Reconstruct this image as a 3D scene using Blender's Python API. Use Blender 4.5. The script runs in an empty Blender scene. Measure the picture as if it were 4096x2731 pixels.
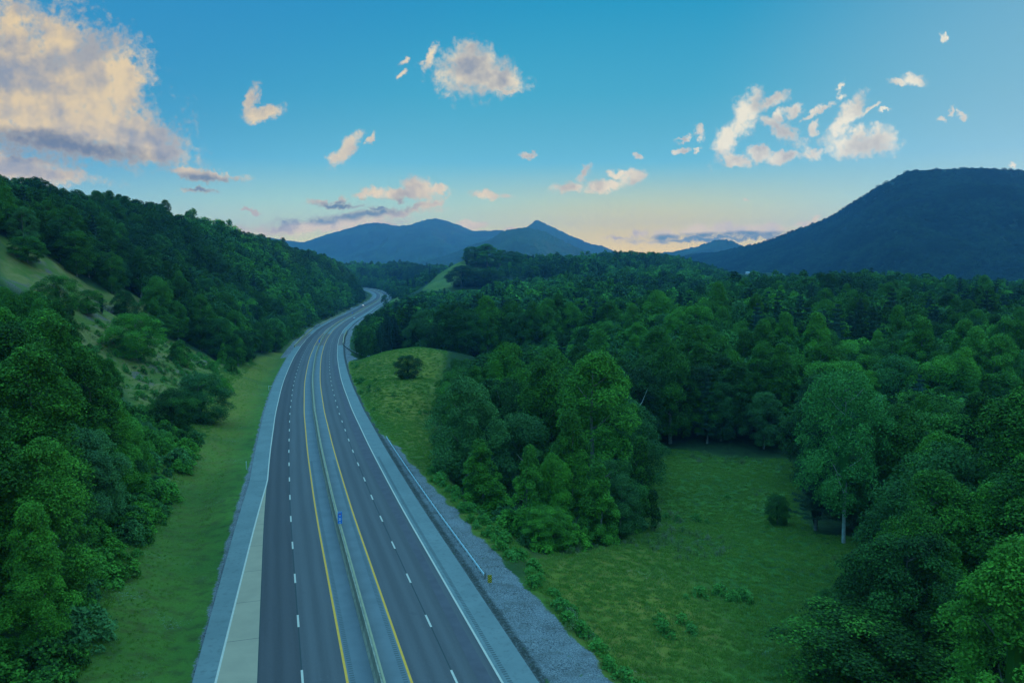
import bpy, math, random
import numpy as np
from mathutils import Vector
R = math.radians
C = bpy.context.scene.collection
sc = bpy.context.scene
# ------------------------------------------------------------------ camera
F = 3186.0; HZ = 1030.0                    # focal length and true horizon in pixels of the 4096 px photograph
PITCH = math.atan((1365.5 - HZ) / F)
cam_d = bpy.data.cameras.new('camera'); cam = bpy.data.objects.new('camera', cam_d); C.objects.link(cam)
cam_d.sensor_width = 36; cam_d.lens = 36 * F / 4096; cam_d.clip_start = 0.5; cam_d.clip_end = 60000
cam.location = (0, 0, 0); cam.rotation_euler = (math.pi / 2 - PITCH, 0, 0)
sc.camera = cam
# ------------------------------------------------------------------ exposure and render settings
sc.view_settings.view_transform = 'Standard'; sc.view_settings.look = 'None'
sc.view_settings.exposure = 0.0; sc.view_settings.gamma = 1
sc.render.engine = 'CYCLES'
cy = sc.cycles
cy.use_denoising = True; cy.denoising_input_passes = 'RGB_ALBEDO_NORMAL'; cy.denoising_prefilter = 'ACCURATE'
try: cy.denoiser = 'OPENIMAGEDENOISE'
except Exception: pass
cy.max_bounces = 5; cy.diffuse_bounces = 3; cy.glossy_bounces = 2; cy.transmission_bounces = 2; cy.volume_bounces = 1
cy.caustics_reflective = False; cy.caustics_refractive = False
cy.use_adaptive_sampling = True; cy.adaptive_threshold = 0.006

def lin(c):
    return tuple((v / 255 / 12.92) if v / 255 <= .04045 else ((v / 255 + .055) / 1.055) ** 2.4 for v in c)
def lin4(c): return lin(c) + (1.0,)

class NT:                                   # small helper for node trees
    def __init__(s, t): s.t = t; s.n = t.nodes; s.l = t.links
    def new(s, k, **kw):
        n = s.n.new(k)
        for a, b in kw.items(): setattr(n, a, b)
        return n
    def put(s, sock, v):
        if isinstance(v, bpy.types.NodeSocket): s.l.new(v, sock)
        elif v is not None: sock.default_value = v
    def m(s, op, a, b=None, c=None, clamp=False):
        n = s.new('ShaderNodeMath', operation=op, use_clamp=clamp); s.put(n.inputs[0], a); s.put(n.inputs[1], b)
        if c is not None: s.put(n.inputs[2], c)
        return n.outputs[0]
    def vm(s, op, a, b=None, out=0):
        n = s.new('ShaderNodeVectorMath', operation=op); s.put(n.inputs[0], a); s.put(n.inputs[1], b)
        return n.outputs[out]
    def mr(s, v, a, b, c=0., d=1., kind='SMOOTHSTEP'):
        n = s.new('ShaderNodeMapRange', interpolation_type=kind)
        s.put(n.inputs[0], v)
        for i, x in enumerate((a, b, c, d)): s.put(n.inputs[i + 1], x)
        return n.outputs[0]
    def mix(s, f, a, b, mode='MIX'):
        n = s.new('ShaderNodeMix', data_type='RGBA', blend_type=mode)
        s.put(n.inputs[0], f); s.put(n.inputs[6], a); s.put(n.inputs[7], b); return n.outputs[2]
    def noise(s, vec, scale, detail=4, rough=.55, out=0, dist=0., lac=2.0):
        n = s.new('ShaderNodeTexNoise'); s.put(n.inputs['Vector'], vec)
        n.inputs['Scale'].default_value = scale; n.inputs['Detail'].default_value = detail
        n.inputs['Roughness'].default_value = rough; n.inputs['Distortion'].default_value = dist; n.inputs['Lacunarity'].default_value = lac
        return n.outputs[out]
    def ramp(s, f, pts, interp='LINEAR'):
        n = s.new('ShaderNodeValToRGB'); n.color_ramp.interpolation = interp; s.put(n.inputs[0], f)
        e = n.color_ramp.elements
        while len(e) < len(pts): e.new(.5)
        for k, (p, c) in enumerate(pts): e[k].position = p; e[k].color = c
        return n.outputs[0]

# ------------------------------------------------------------------ sky (world)
SUN_AZ = R(35); SUN_EL = R(4.6)
world = bpy.data.worlds.new('World'); sc.world = world; world.use_nodes = True
W = NT(world.node_tree); W.n.clear()
wout = W.new('ShaderNodeOutputWorld'); bg = W.new('ShaderNodeBackground'); W.l.new(bg.outputs[0], wout.inputs[0])
tc = W.new('ShaderNodeTexCoord'); DIR = tc.outputs['Generated']
sx = W.new('ShaderNodeSeparateXYZ'); W.l.new(DIR, sx.inputs[0])
dx, dy, dz = sx.outputs
sky = W.new('ShaderNodeTexSky', sky_type='NISHITA'); sky.sun_disc = False
sky.sun_elevation = SUN_EL; sky.sun_rotation = SUN_AZ; sky.air_density = 1.0; sky.dust_density = .6; sky.ozone_density = 3.0
t = W.m('SQRT', W.m('MAXIMUM', dz, 0.0))
grad = W.ramp(t, [(0.0, lin4((238, 202, 84))), (.17, lin4((214, 208, 128))), (.26, lin4((170, 208, 180))), (.34, lin4((108, 190, 209))),
                  (.44, lin4((70, 172, 200))), (.54, lin4((34, 153, 192))), (.66, lin4((82, 170, 198))), (1.0, lin4((142, 204, 218)))])
# the right of the sky, towards the sun, is paler; the left a deeper blue
sa, ca = math.sin(SUN_AZ + R(12)), math.cos(SUN_AZ + R(12))
toward = W.m('ADD', W.m('MULTIPLY', dx, sa), W.m('MULTIPLY', dy, ca))
pale = W.mr(toward, .80, 1.0, 0, .42)
grad = W.mix(pale, grad, lin4((176, 205, 216)))
deep = W.mr(W.m('ADD', W.m('MULTIPLY', dx, -.9), W.m('MULTIPLY', dz, 1.4)), .28, .75, 0, .6)
grad = W.mix(deep, grad, lin4((50, 136, 192)))
gl = W.m('MULTIPLY', W.mr(W.m('ABSOLUTE', W.m('SUBTRACT', W.m('DIVIDE', dx, W.m('MAXIMUM', dy, .05)), .17)), 0, .34, 1, 0),
         W.mr(W.m('ABSOLUTE', dz), 0, .12, 1, 0))
grad = W.mix(W.m('MULTIPLY', gl, .75), grad, lin4((240, 194, 60)))
grad = W.mix(1.0, grad, W.mr(t, .56, .80, 1, 3.5), 'MULTIPLY')  # overhead sky, out of view, brightened to throw more light on the land
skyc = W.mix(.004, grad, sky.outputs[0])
# clouds, placed by direction
uv = W.new('ShaderNodeCombineXYZ'); ym = W.m('MAXIMUM', dy, .02)
W.put(uv.inputs[0], W.m('DIVIDE', dx, ym)); W.put(uv.inputs[1], W.m('DIVIDE', dz, ym))
cp, sp = math.cos(PITCH), math.sin(PITCH)
def ray(px, py):
    x = (np.asarray(px, float) - 2048) / F; y = -(np.asarray(py, float) - 1365.5) / F
    return np.stack([x, cp + y * sp, -sp + y * cp], -1)
def duv(px, py):
    r = ray(px, py); return r[0] / r[1], r[2] / r[1]
BLOBS = [  # px, py, rx, ry, tilt(deg, clockwise in the picture), group
 (60, 330, 330, 290, 0), (330, 340, 240, 210, 0), (250, 500, 380, 130, 6), (560, 560, 190, 85, 15), (40, 140, 60, 80, 0), (250, 170, 105, 105, 20),
 (500, 330, 90, 130, -20), (620, 610, 130, 45, 6), (300, 590, 400, 42, 8),
 (1000, 410, 26, 72, 24), (1045, 458, 85, 33, -8), (1375, 605, 82, 30, -42), (1478, 560, 22, 12, -60), (1885, 287, 132, 92, 0), (1980, 318, 108, 54, 12), (2030, 362, 62, 16, 10),
 (1720, 222, 22, 48, 22), (1625, 245, 30, 13, -30), (1610, 305, 26, 12, -40), (1500, 772, 62, 24, 5), (1590, 768, 90, 26, 0), (1670, 745, 66, 46, 30), (1760, 762, 45, 22, 0), (1440, 785, 36, 18, 0),
 (1950, 775, 88, 20, 6), (2115, 617, 40, 15, 0), (2270, 748, 66, 24, -10), (2342, 690, 44, 22, -38), (2430, 745, 92, 26, -6), (2530, 712, 50, 28, -16), (2465, 700, 60, 14, 10), (2560, 625, 24, 12, 0),
 (2905, 560, 48, 98, 28), (2985, 460, 52, 105, 32), (3090, 405, 75, 24, -26), (3180, 440, 42, 24, -40), (3120, 525, 105, 26, 30), (2930, 635, 66, 26, 16), (3040, 618, 56, 26, 8), (3150, 625, 85, 24, -10), (3245, 615, 46, 26, 0), (3120, 470, 40, 20, -60),
 (3260, 455, 76, 12, -28), (3390, 460, 34, 95, 34), (3365, 390, 26, 14, -20), (3365, 345, 13, 26, 12), (3450, 585, 120, 50, 0), (3510, 560, 66, 48, -20), (3430, 540, 46, 32, 0), (3548, 445, 26, 9, 0), (3255, 520, 18, 28, 28), (3480, 435, 40, 10, -24),
 (3590, 326, 44, 15, -6), (3655, 317, 42, 22, 18), (3780, 160, 11, 20, -30), (3765, 480, 26, 9, 0), (3805, 447, 13, 18, 12), (3850, 455, 22, 13, 14), (2735, 548, 40, 10, -22), (2800, 526, 19, 30, -36), (2725, 593, 36, 12, -12), (2790, 588, 12, 16, 30), (2978, 799, 15, 7, 0),
 (820, 702, 150, 17, 5), (790, 762, 84, 10, 0), (150, 692, 230, 32, 6), (40, 655, 190, 26, 0), (990, 838, 44, 7, 14),
 (1260, 905, 330, 30, -4), (1500, 858, 230, 19, -6), (1345, 822, 110, 11, 4), (1690, 822, 90, 15, -14), (1360, 800, 26, 13, 0), (1890, 905, 55, 17, 0), (2040, 918, 40, 12, -14), (1520, 835, 60, 8, 0),
 (2470, 956, 80, 8, -3), (2560, 930, 36, 18, 0), (2660, 938, 66, 24, 0), (2790, 925, 90, 26, 0), (2910, 922, 90, 32, 0), (3040, 925, 130, 28, -4), (3095, 897, 26, 17, 0), (2860, 955, 330, 12, -2), (3230, 890, 60, 14, -18), (4050, 665, 18, 14, 0),
]
# the cloud field is worked out cell by cell, and only in the part of the sky that has clouds
UVS = uv.outputs[0]
nz = W.new('ShaderNodeTexNoise'); W.put(nz.inputs['Vector'], UVS); nz.inputs['Scale'].default_value = 36; nz.inputs['Detail'].default_value = 8; nz.inputs['Roughness'].default_value = .72
scl = W.new('ShaderNodeVectorMath', operation='SCALE'); W.put(scl.inputs[0], W.vm('SUBTRACT', nz.outputs['Color'], (.5, .5, .5))); scl.inputs['Scale'].default_value = .036
Pw = W.vm('ADD', UVS, scl.outputs[0])
n2 = W.noise(UVS, 22, 9, .6); n3 = W.noise(UVS, 95, 5, .65)
detail = W.m('ADD', W.m('MULTIPLY', W.m('SUBTRACT', n2, .5), 1.5), W.m('MULTIPLY', W.m('SUBTRACT', n3, .5), 1.3))
def cell_field(blobs):
    d = None
    for (px, py, rx, ry, tl) in blobs:
        u, v = duv(px, py); src = Pw
        if d is not None:                   # one blob after another, which keeps the node stack small
            ma = W.new('ShaderNodeVectorMath', operation='MULTIPLY_ADD'); W.put(ma.inputs[0], d); ma.inputs[1].default_value = (0, 0, 1e-6); W.put(ma.inputs[2], Pw); src = ma.outputs[0]
        mp = W.new('ShaderNodeMapping', vector_type='TEXTURE'); W.put(mp.inputs[0], src)
        mp.inputs['Location'].default_value = (u, v, 0); mp.inputs['Rotation'].default_value = (0, 0, -R(tl)); mp.inputs['Scale'].default_value = (rx * (1.12 if rx > 100 else 1.0) / F, ry * (1.12 if rx > 100 else 1.0) / F, 1)
        ln = W.vm('LENGTH', mp.outputs[0], out=1)
        if d is None: d = ln
        else:
            mn = W.new('ShaderNodeMath', operation='SMOOTH_MIN'); W.put(mn.inputs[0], d); W.put(mn.inputs[1], ln); mn.inputs[2].default_value = .12; d = mn.outputs[0]
    return W.m('ADD', W.m('SUBTRACT', 1.0, d), detail)
def puff(vec): return W.m('ADD', W.noise(vec, 9, 4, .5), W.m('MULTIPLY', W.noise(vec, 40, 4, .6), .22))
relief = W.mr(W.m('SUBTRACT', puff(uv.outputs[0]), puff(W.vm('ADD', uv.outputs[0], (.020, -.016, 0)))), -.14, .12)  # sunlit and shaded sides of the clouds, painted from shifted noise
vv = W.new('ShaderNodeSeparateXYZ'); W.l.new(uv.outputs[0], vv.inputs[0])
lit = W.mix(W.mr(vv.outputs[0], -.62, .5), lin4((240, 212, 160)), lin4((255, 246, 218)))
lit = W.mix(W.mr(vv.outputs[1], .02, .14), lin4((240, 206, 140)), lit)
lowc = W.mix(W.mr(vv.outputs[1], .02, .16), lin4((178, 156, 124)), lin4((154, 158, 166)))
lowc = W.mix(W.mr(vv.outputs[0], .1, .45, 0, .7), lowc, lin4((214, 206, 190)))
ccol = W.mix(relief, lowc, lit)
# shade painted into the flat undersides of the big bank on the left and of the low bank on the right
def under(px, py, rx, ry, tl):
    u, v = duv(px, py); mp = W.new('ShaderNodeMapping', vector_type='TEXTURE'); W.put(mp.inputs[0], uv.outputs[0])
    mp.inputs['Location'].default_value = (u, v, 0); mp.inputs['Rotation'].default_value = (0, 0, -R(tl)); mp.inputs['Scale'].default_value = (rx / F, ry / F, 1)
    return W.m('ADD', W.vm('LENGTH', mp.outputs[0], out=1), W.m('MULTIPLY', W.m('SUBTRACT', W.noise(uv.outputs[0], 40, 5), .5), .9))
dn = W.m('MINIMUM', under(230, 598, 470, 74, 9), under(2880, 950, 420, 26, -2)); dn = W.m('MINIMUM', dn, under(1330, 850, 360, 45, -6)); dn = W.m('MINIMUM', dn, under(830, 740, 220, 50, 5))
ccol = W.mix(W.mr(dn, .55, 1.15, .92, 0), ccol, W.mix(W.mr(vv.outputs[1], .02, .14), lin4((66, 104, 104)), lin4((112, 120, 134))))
boost = W.mr(t, 0, .42, 1.85, 1.0)
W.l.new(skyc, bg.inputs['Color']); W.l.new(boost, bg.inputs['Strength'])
def bgn(col):
    n = W.new('ShaderNodeBackground'); W.put(n.inputs['Color'], col); W.l.new(boost, n.inputs['Strength']); return n.outputs[0]
def mixs(f, a, b_):
    n = W.new('ShaderNodeMixShader'); W.put(n.inputs[0], f); W.put(n.inputs[1], a); W.put(n.inputs[2], b_); return n.outputs[0]
def inside(x0, y0, x1, y1):                 # a cell of the sky, in directions
    u0 = duv(x0, 520)[0]; u1 = duv(x1, 520)[0]; v1 = duv(2048, y0)[1]; v0 = duv(2048, y1)[1]; f_ = None
    for op, c_, lim in (('GREATER_THAN', vv.outputs[0], u0), ('LESS_THAN', vv.outputs[0], u1), ('GREATER_THAN', vv.outputs[1], v0), ('LESS_THAN', vv.outputs[1], v1)):
        q_ = W.m(op, c_, lim); f_ = q_ if f_ is None else W.m('MULTIPLY', f_, q_)
    return f_
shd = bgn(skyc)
XE = [-900, 480, 800, 1260, 1700, 2180, 2640, 3030, 3340, 3640, 4300]; YE = [-250, 480, 672, 1040]
for i in range(len(XE) - 1):
    for j in range(3):
        x0, x1, y0, y1 = XE[i], XE[i + 1], YE[j], YE[j + 1]; bl = []
        for q in BLOBS:
            a_ = R(q[4]); ex = math.hypot(q[2] * math.cos(a_), q[3] * math.sin(a_)) * 1.9 + 30; ey = math.hypot(q[2] * math.sin(a_), q[3] * math.cos(a_)) * 1.9 + 30
            if q[0] + ex > x0 and q[0] - ex < x1 and q[1] + ey > y0 and q[1] - ey < y1: bl.append(q)
        if not bl: continue
        fk = cell_field(bl)
        cc_ = W.mix(W.mr(fk, .95, .1, 0, .35), ccol, lit)
        shd = mixs(inside(x0, y0, x1, y1), shd, bgn(W.mix(W.m('MULTIPLY', W.mr(fk, -.28, .55), .97), skyc, cc_)))
front = W.m('MULTIPLY', W.m('GREATER_THAN', dy, .45), W.m('MULTIPLY', W.m('GREATER_THAN', dz, -.05), W.m('LESS_THAN', dz, .5)))
W.l.new(mixs(front, bg.outputs[0], shd), wout.inputs[0])
# ------------------------------------------------------------------ sun, low behind the mountain on the right
sl = bpy.data.lights.new('sun', 'SUN'); sl.energy = 2.0; sl.angle = R(.5); sl.color = (1, .78, .55)
so = bpy.data.objects.new('sun', sl); C.objects.link(so)
sdir = Vector((math.sin(SUN_AZ) * math.cos(SUN_EL), math.cos(SUN_AZ) * math.cos(SUN_EL), math.sin(SUN_EL)))
so.rotation_euler = (-sdir).to_track_quat('-Z', 'Y').to_euler()

# ------------------------------------------------------------------ object helpers
def tag(o, label=None, cat=None, group=None, kind=None):
    if label: o['label'] = label
    if cat: o['category'] = cat
    if group: o['group'] = group
    if kind: o['kind'] = kind
    return o
def mesh(name, v, f, mats=None, smooth=False, midx=None):
    me = bpy.data.meshes.new(name)
    v = np.asarray(v, np.float32); me.vertices.add(len(v)); me.vertices.foreach_set('co', v.ravel())
    if isinstance(f, np.ndarray):
        k = f.shape[1]; nf = len(f); loops = f.ravel().astype(np.int32); st = np.arange(nf, dtype=np.int32) * k
    else:
        ln = [len(q) for q in f]; nf = len(f); loops = np.array([i for q in f for i in q], np.int32)
        st = np.concatenate([[0], np.cumsum(ln)[:-1]]).astype(np.int32) if nf else np.array([], np.int32)
    me.loops.add(len(loops)); me.loops.foreach_set('vertex_index', loops)
    me.polygons.add(nf); me.polygons.foreach_set('loop_start', st)
    for m_ in (mats if isinstance(mats, (list, tuple)) else [mats]):
        if m_: me.materials.append(m_)
    if midx is not None: me.polygons.foreach_set('material_index', np.asarray(midx, np.int32))
    me.update(calc_edges=True)
    me.polygons.foreach_set('use_smooth', np.full(nf, smooth))
    return me
def obj(name, me, parent=None, loc=None):
    o = bpy.data.objects.new(name, me); C.objects.link(o)
    if parent: o.parent = parent
    if loc is not None: o.location = loc
    return o
def empty(name, loc, rz=0.):
    o = bpy.data.objects.new(name, None); C.objects.link(o); o.location = loc; o.rotation_euler = (0, 0, rz); o.empty_display_size = .3
    return o
class MB:                                   # mesh builder: boxes, tubes, prisms
    def __init__(s): s.v = []; s.f = []
    def box(s, a, b):
        n = len(s.v); x0, y0, z0 = a; x1, y1, z1 = b
        s.v += [(x0, y0, z0), (x1, y0, z0), (x1, y1, z0), (x0, y1, z0), (x0, y0, z1), (x1, y0, z1), (x1, y1, z1), (x0, y1, z1)]
        s.f += [tuple(n + i for i in q) for q in ((0, 3, 2, 1), (4, 5, 6, 7), (0, 1, 5, 4), (1, 2, 6, 5), (2, 3, 7, 6), (3, 0, 4, 7))]
    def tube(s, pts, rad, k=7, cap=True):
        pts = [Vector(p) for p in pts]; n0 = len(s.v)
        for i, p in enumerate(pts):
            d_ = (pts[min(i + 1, len(pts) - 1)] - pts[max(i - 1, 0)]).normalized()
            a = d_.orthogonal().normalized() if abs(d_.z) > .9 else Vector((0, 0, 1)).cross(d_).normalized(); b = d_.cross(a)
            r = rad[i] if hasattr(rad, '__len__') else rad
            for j in range(k):
                t_ = 2 * math.pi * j / k; s.v.append(tuple(p + a * math.cos(t_) * r + b * math.sin(t_) * r))
        for i in range(len(pts) - 1):
            for j in range(k):
                s.f.append((n0 + i * k + j, n0 + i * k + (j + 1) % k, n0 + (i + 1) * k + (j + 1) % k, n0 + (i + 1) * k + j))
        if cap: s.f.append(tuple(n0 + j for j in range(k))[::-1]); s.f.append(tuple(n0 + (len(pts) - 1) * k + j for j in range(k)))
    def sweep(s, path, prof, closed=True):  # prof: list of (lateral, up) swept along path of (point, right vector)
        n0 = len(s.v); k = len(prof)
        for p, rt in path:
            for (a, h) in prof: s.v.append((p[0] + rt[0] * a, p[1] + rt[1] * a, p[2] + h))
        for i in range(len(path) - 1):
            for j in range(k if closed else k - 1):
                s.f.append((n0 + i * k + j, n0 + i * k + (j + 1) % k, n0 + (i + 1) * k + (j + 1) % k, n0 + (i + 1) * k + j))
        if closed:
            s.f.append(tuple(n0 + j for j in range(k))); s.f.append(tuple(n0 + (len(path) - 1) * k + j for j in range(k))[::-1])
    def build(s, name, m_, parent=None, smooth=False, loc=None):
        return obj(name, mesh(name, s.v, s.f, m_, smooth), parent, loc)

# ------------------------------------------------------------------ materials
def mat(name, color=(.5, .5, .5), rough=.8, spec=.3, metal=0.):
    m_ = bpy.data.materials.new(name); m_.use_nodes = True; b = m_.node_tree.nodes['Principled BSDF']
    b.inputs['Base Color'].default_value = tuple(color) + (1,); b.inputs['Roughness'].default_value = rough
    b.inputs['Specular IOR Level'].default_value = spec; b.inputs['Metallic'].default_value = metal
    return m_
def noisy(name, c0, c1, scale=1., rough=.85, spec=.25, detail=6, bump=0., bscale=None, c2=None, stretch=None):
    m_ = mat(name, c0, rough, spec); N = NT(m_.node_tree); b = N.n['Principled BSDF']
    co = N.new('ShaderNodeNewGeometry').outputs['Position']
    if stretch: co = N.vm('MULTIPLY', co, stretch)
    n1 = N.noise(co, scale, detail); col = N.mix(N.mr(n1, .3, .7), tuple(c0) + (1,), tuple(c1) + (1,))
    if c2: col = N.mix(N.mr(N.noise(co, scale * 7.3, 5), .5, .75, 0, .8), col, tuple(c2) + (1,))
    N.put(b.inputs['Base Color'], col)
    if bump:
        bp = N.new('ShaderNodeBump'); bp.inputs['Strength'].default_value = 1; bp.inputs['Distance'].default_value = bump
        N.put(bp.inputs['Height'], N.noise(co, bscale or scale * 8, 6, .65)); N.put(b.inputs['Normal'], bp.outputs[0])
    return m_
def foliage(name, dark, light, spread=.5):
    m_ = mat(name, dark, .75, .12); N = NT(m_.node_tree); b = N.n['Principled BSDF']
    at = N.new('ShaderNodeAttribute', attribute_name='lv'); oi = N.new('ShaderNodeObjectInfo')
    geo = N.new('ShaderNodeNewGeometry').outputs['Position']
    f_ = N.m('ADD', N.m('MULTIPLY', N.m('POWER', at.outputs['Fac'], 1.5), .95), N.m('MULTIPLY', N.m('SUBTRACT', oi.outputs['Random'], .35), spread), clamp=True)
    col = N.mix(f_, tuple(dark) + (1,), tuple(light) + (1,))
    hue = N.m('FRACT', N.m('MULTIPLY', oi.outputs['Random'], 17.31))
    col = N.mix(N.mr(hue, .55, 1, 0, .5), col, tuple(x * y for x, y in zip(light, (.95, .92, 1.5))) + (1,))
    col = N.mix(N.mr(N.noise(geo, .007, 4, .6), .38, .64, 0, .7), col, tuple(dark) + (1,))
    N.put(b.inputs['Base Color'], col)
    # light passes through leaves a little
    tr = N.new('ShaderNodeBsdfTranslucent'); N.put(tr.inputs['Color'], col); mx = N.new('ShaderNodeMixShader'); mx.inputs[0].default_value = .12
    N.l.new(b.outputs[0], mx.inputs[1]); N.l.new(tr.outputs[0], mx.inputs[2]); N.l.new(mx.outputs[0], N.n['Material Output'].inputs[0])
    return m_
M = {}
M['leaf'] = foliage('leaf_green', (.018, .048, .008), (.145, .380, .030), .6)
M['leaf_dark'] = foliage('leaf_dark_green', (.014, .036, .010), (.072, .205, .030), .6)
M['leaf_grey'] = foliage('leaf_grey_green', (.032, .088, .024), (.115, .260, .058), .5)
M['leaf_pale'] = foliage('leaf_pale_green', (.050, .170, .030), (.170, .440, .080), .2)
M['leaf_far'] = foliage('leaf_far_green', (.014, .034, .012), (.060, .130, .040), .6)
M['needle'] = foliage('needle_blue_green', (.020, .050, .026), (.060, .140, .070))
M['bark'] = noisy('bark', (.16, .14, .11), (.30, .27, .22), 3., bump=.03)
M['bark_pale'] = noisy('bark_pale', (.55, .52, .45), (.36, .33, .28), 1.5)
def asphalt(name, c0, c1, trk):
    m_ = mat(name, c0, .86, .25); N = NT(m_.node_tree); b = N.n['Principled BSDF']
    la = N.new('ShaderNodeAttribute', attribute_name='lat').outputs['Fac']; ch = N.new('ShaderNodeAttribute', attribute_name='cha').outputs['Fac']
    pos = N.new('ShaderNodeNewGeometry').outputs['Position']
    cv = N.new('ShaderNodeCombineXYZ'); N.put(cv.inputs[0], la); N.put(cv.inputs[1], N.m('MULTIPLY', ch, .035)); st = N.noise(cv.outputs[0], 1.1, 4, .6)
    al = N.m('ABSOLUTE', la); inl = N.m('ABSOLUTE', N.m('SUBTRACT', N.m('MODULO', N.m('SUBTRACT', al, 2.6), 3.66), 1.83))   # 0 at a lane's middle
    tr = N.mr(N.m('ABSOLUTE', N.m('SUBTRACT', inl, .88)), .05, .55, 1, 0); mid = N.mr(inl, 0, .5, 1, 0)
    col = N.mix(N.mr(st, .35, .65), tuple(c0) + (1,), tuple(c1) + (1,))
    col = N.mix(N.m('MULTIPLY', tr, .55), col, tuple(trk) + (1,)); col = N.mix(N.m('MULTIPLY', mid, N.mr(st, .3, .7, .15, .5)), col, tuple(x * .72 for x in c0) + (1,))
    col = N.mix(N.mr(N.noise(pos, .9, 6, .7), .60, .72, 0, .35), col, tuple(x * .7 for x in c0) + (1,))
    sp_ = N.noise(pos, 9., 4, .7); col = N.mix(N.mr(sp_, .35, .7, 0, .35), col, tuple(min(1, x * 1.45) for x in c1) + (1,))
    N.put(b.inputs['Base Color'], col); return m_
M['asphalt'] = asphalt('asphalt', (.096, .070, .070), (.116, .086, .086), (.134, .100, .100))
M['asphalt_dark'] = asphalt('asphalt_dark', (.074, .050, .051), (.090, .062, .063), (.104, .071, .072))
M['shoulder'] = noisy('shoulder_concrete', (.170, .168, .162), (.205, .200, .190), .25, .85, .25, bump=.004, bscale=25, c2=(.13, .125, .12))
M['tan'] = noisy('tan_concrete', (.40, .245, .165), (.46, .28, .185), .4, .88, .25)
M['inner'] = noisy('inner_shoulder', (.15, .14, .145), (.18, .165, .17), .4, .85)
M['rumble'] = mat('rumble_groove', (.10, .095, .095), .9)
M['white'] = noisy('white_paint', (.66, .46, .36), (.58, .40, .32), 3, .6)
M['yellow'] = noisy('yellow_paint', (.95, .36, .035), (.85, .31, .03), 3, .6)
M['barrier'] = noisy('barrier_concrete', (.38, .29, .21), (.25, .20, .15), .9, .9, .2, c2=(.10, .085, .07), stretch=(1, 1, .35))
M['parapet'] = noisy('parapet_concrete', (.44, .31, .18), (.36, .26, .16), .3, .85)
M['steel'] = mat('galvanised_steel', (.55, .56, .56), .45, .5, .6)
M['post'] = noisy('weathered_post', (.20, .17, .14), (.12, .10, .08), 5)
M['pole'] = mat('grey_pole', (.62, .60, .56), .8)
M['rock'] = None

# ------------------------------------------------------------------ road centre line (fitted from the lane dashes, 12.2 m apart)
CL = [(-12.3, 67.8, -36.0), (-19.3, 91.2, -36.8), (-26.2, 114.4, -37.6), (-32.9, 137.7, -38.4), (-39.5, 161.0, -39.2), (-45.9, 184.3, -40.0), (-52.3, 207.7, -40.8), (-58.4, 231.1, -41.6), (-64.5, 254.7, -42.4), (-70.4, 278.2, -43.2), (-76.1, 301.9, -44.0), (-81.7, 325.6, -44.8), (-87.2, 349.3, -45.6), (-92.6, 373.0, -46.4), (-97.8, 396.8, -47.2), (-102.9, 420.6, -48.0), (-108.0, 444.4, -48.8), (-112.8, 468.3, -49.6), (-117.6, 492.1, -50.3), (-122.1, 516.0, -51.1), (-126.4, 539.9, -51.9), (-136.4, 597.2, -53.6), (-144.5, 652.8, -55.1), (-155.4, 734.4, -57.4), (-167.7, 838.2, -60.3), (-178.0, 928.6, -62.7), (-186.5, 1001.8, -64.4), (-194.0, 1071.3, -65.6), (-200.2, 1141.3, -66.4), (-204.9, 1195.1, -66.8), (-210.4, 1255.1, -67.1), (-217.0, 1321.0, -67.2), (-222.8, 1363.0, -67.1), (-230.5, 1412.9, -66.9), (-239.8, 1460.2, -66.4), (-252.5, 1510.4, -65.6), (-264.8, 1549.0, -64.8), (-279.4, 1585.0, -63.9), (-294.5, 1612.7, -63.1), (-316.0, 1641.9, -62.2), (-350, 1672, -61.2), (-400, 1700, -60)]
d0 = np.array(CL[0]) - np.array(CL[1])
CL = [tuple(np.array(CL[0]) + d0 * k) for k in (6, 5, 4, 3, 2, 1)] + CL
CL = np.array(CL)
def resample(P_, step):
    s_ = np.concatenate([[0], np.cumsum(np.linalg.norm(np.diff(P_[:, :2], axis=0), axis=1))])
    # cubic Hermite through the points
    m_ = np.gradient(P_, s_, axis=0); q = np.arange(0, s_[-1], step); i = np.clip(np.searchsorted(s_, q, 'right') - 1, 0, len(s_) - 2)
    h = (s_[i + 1] - s_[i])[:, None]; u = ((q - s_[i])[:, None]) / h
    return q, (2*u**3-3*u**2+1)*P_[i] + (u**3-2*u**2+u)*h*m_[i] + (-2*u**3+3*u**2)*P_[i+1] + (u**3-u**2)*h*m_[i+1]
S, RC = resample(CL, 2.0)
TG = np.gradient(RC[:, :2], axis=0); TG /= np.linalg.norm(TG, axis=1)[:, None]
RT = np.stack([TG[:, 1], -TG[:, 0]], 1)          # unit vector to the right of travel
S0 = float(np.interp(66.1, RC[:, 1], S)) - 0.0    # chainage of the first dash of the left carriageway (its centre)
def at_s(s_, d_=0., h=0.):
    x = np.interp(s_, S, RC[:, 0]); y = np.interp(s_, S, RC[:, 1]); z = np.interp(s_, S, RC[:, 2])
    rx = np.interp(s_, S, RT[:, 0]); ry = np.interp(s_, S, RT[:, 1])
    return np.array([x + rx * d_, y + ry * d_, z + h])
def s_of_y(y): return float(np.interp(y, RC[:, 1], S))
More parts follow.
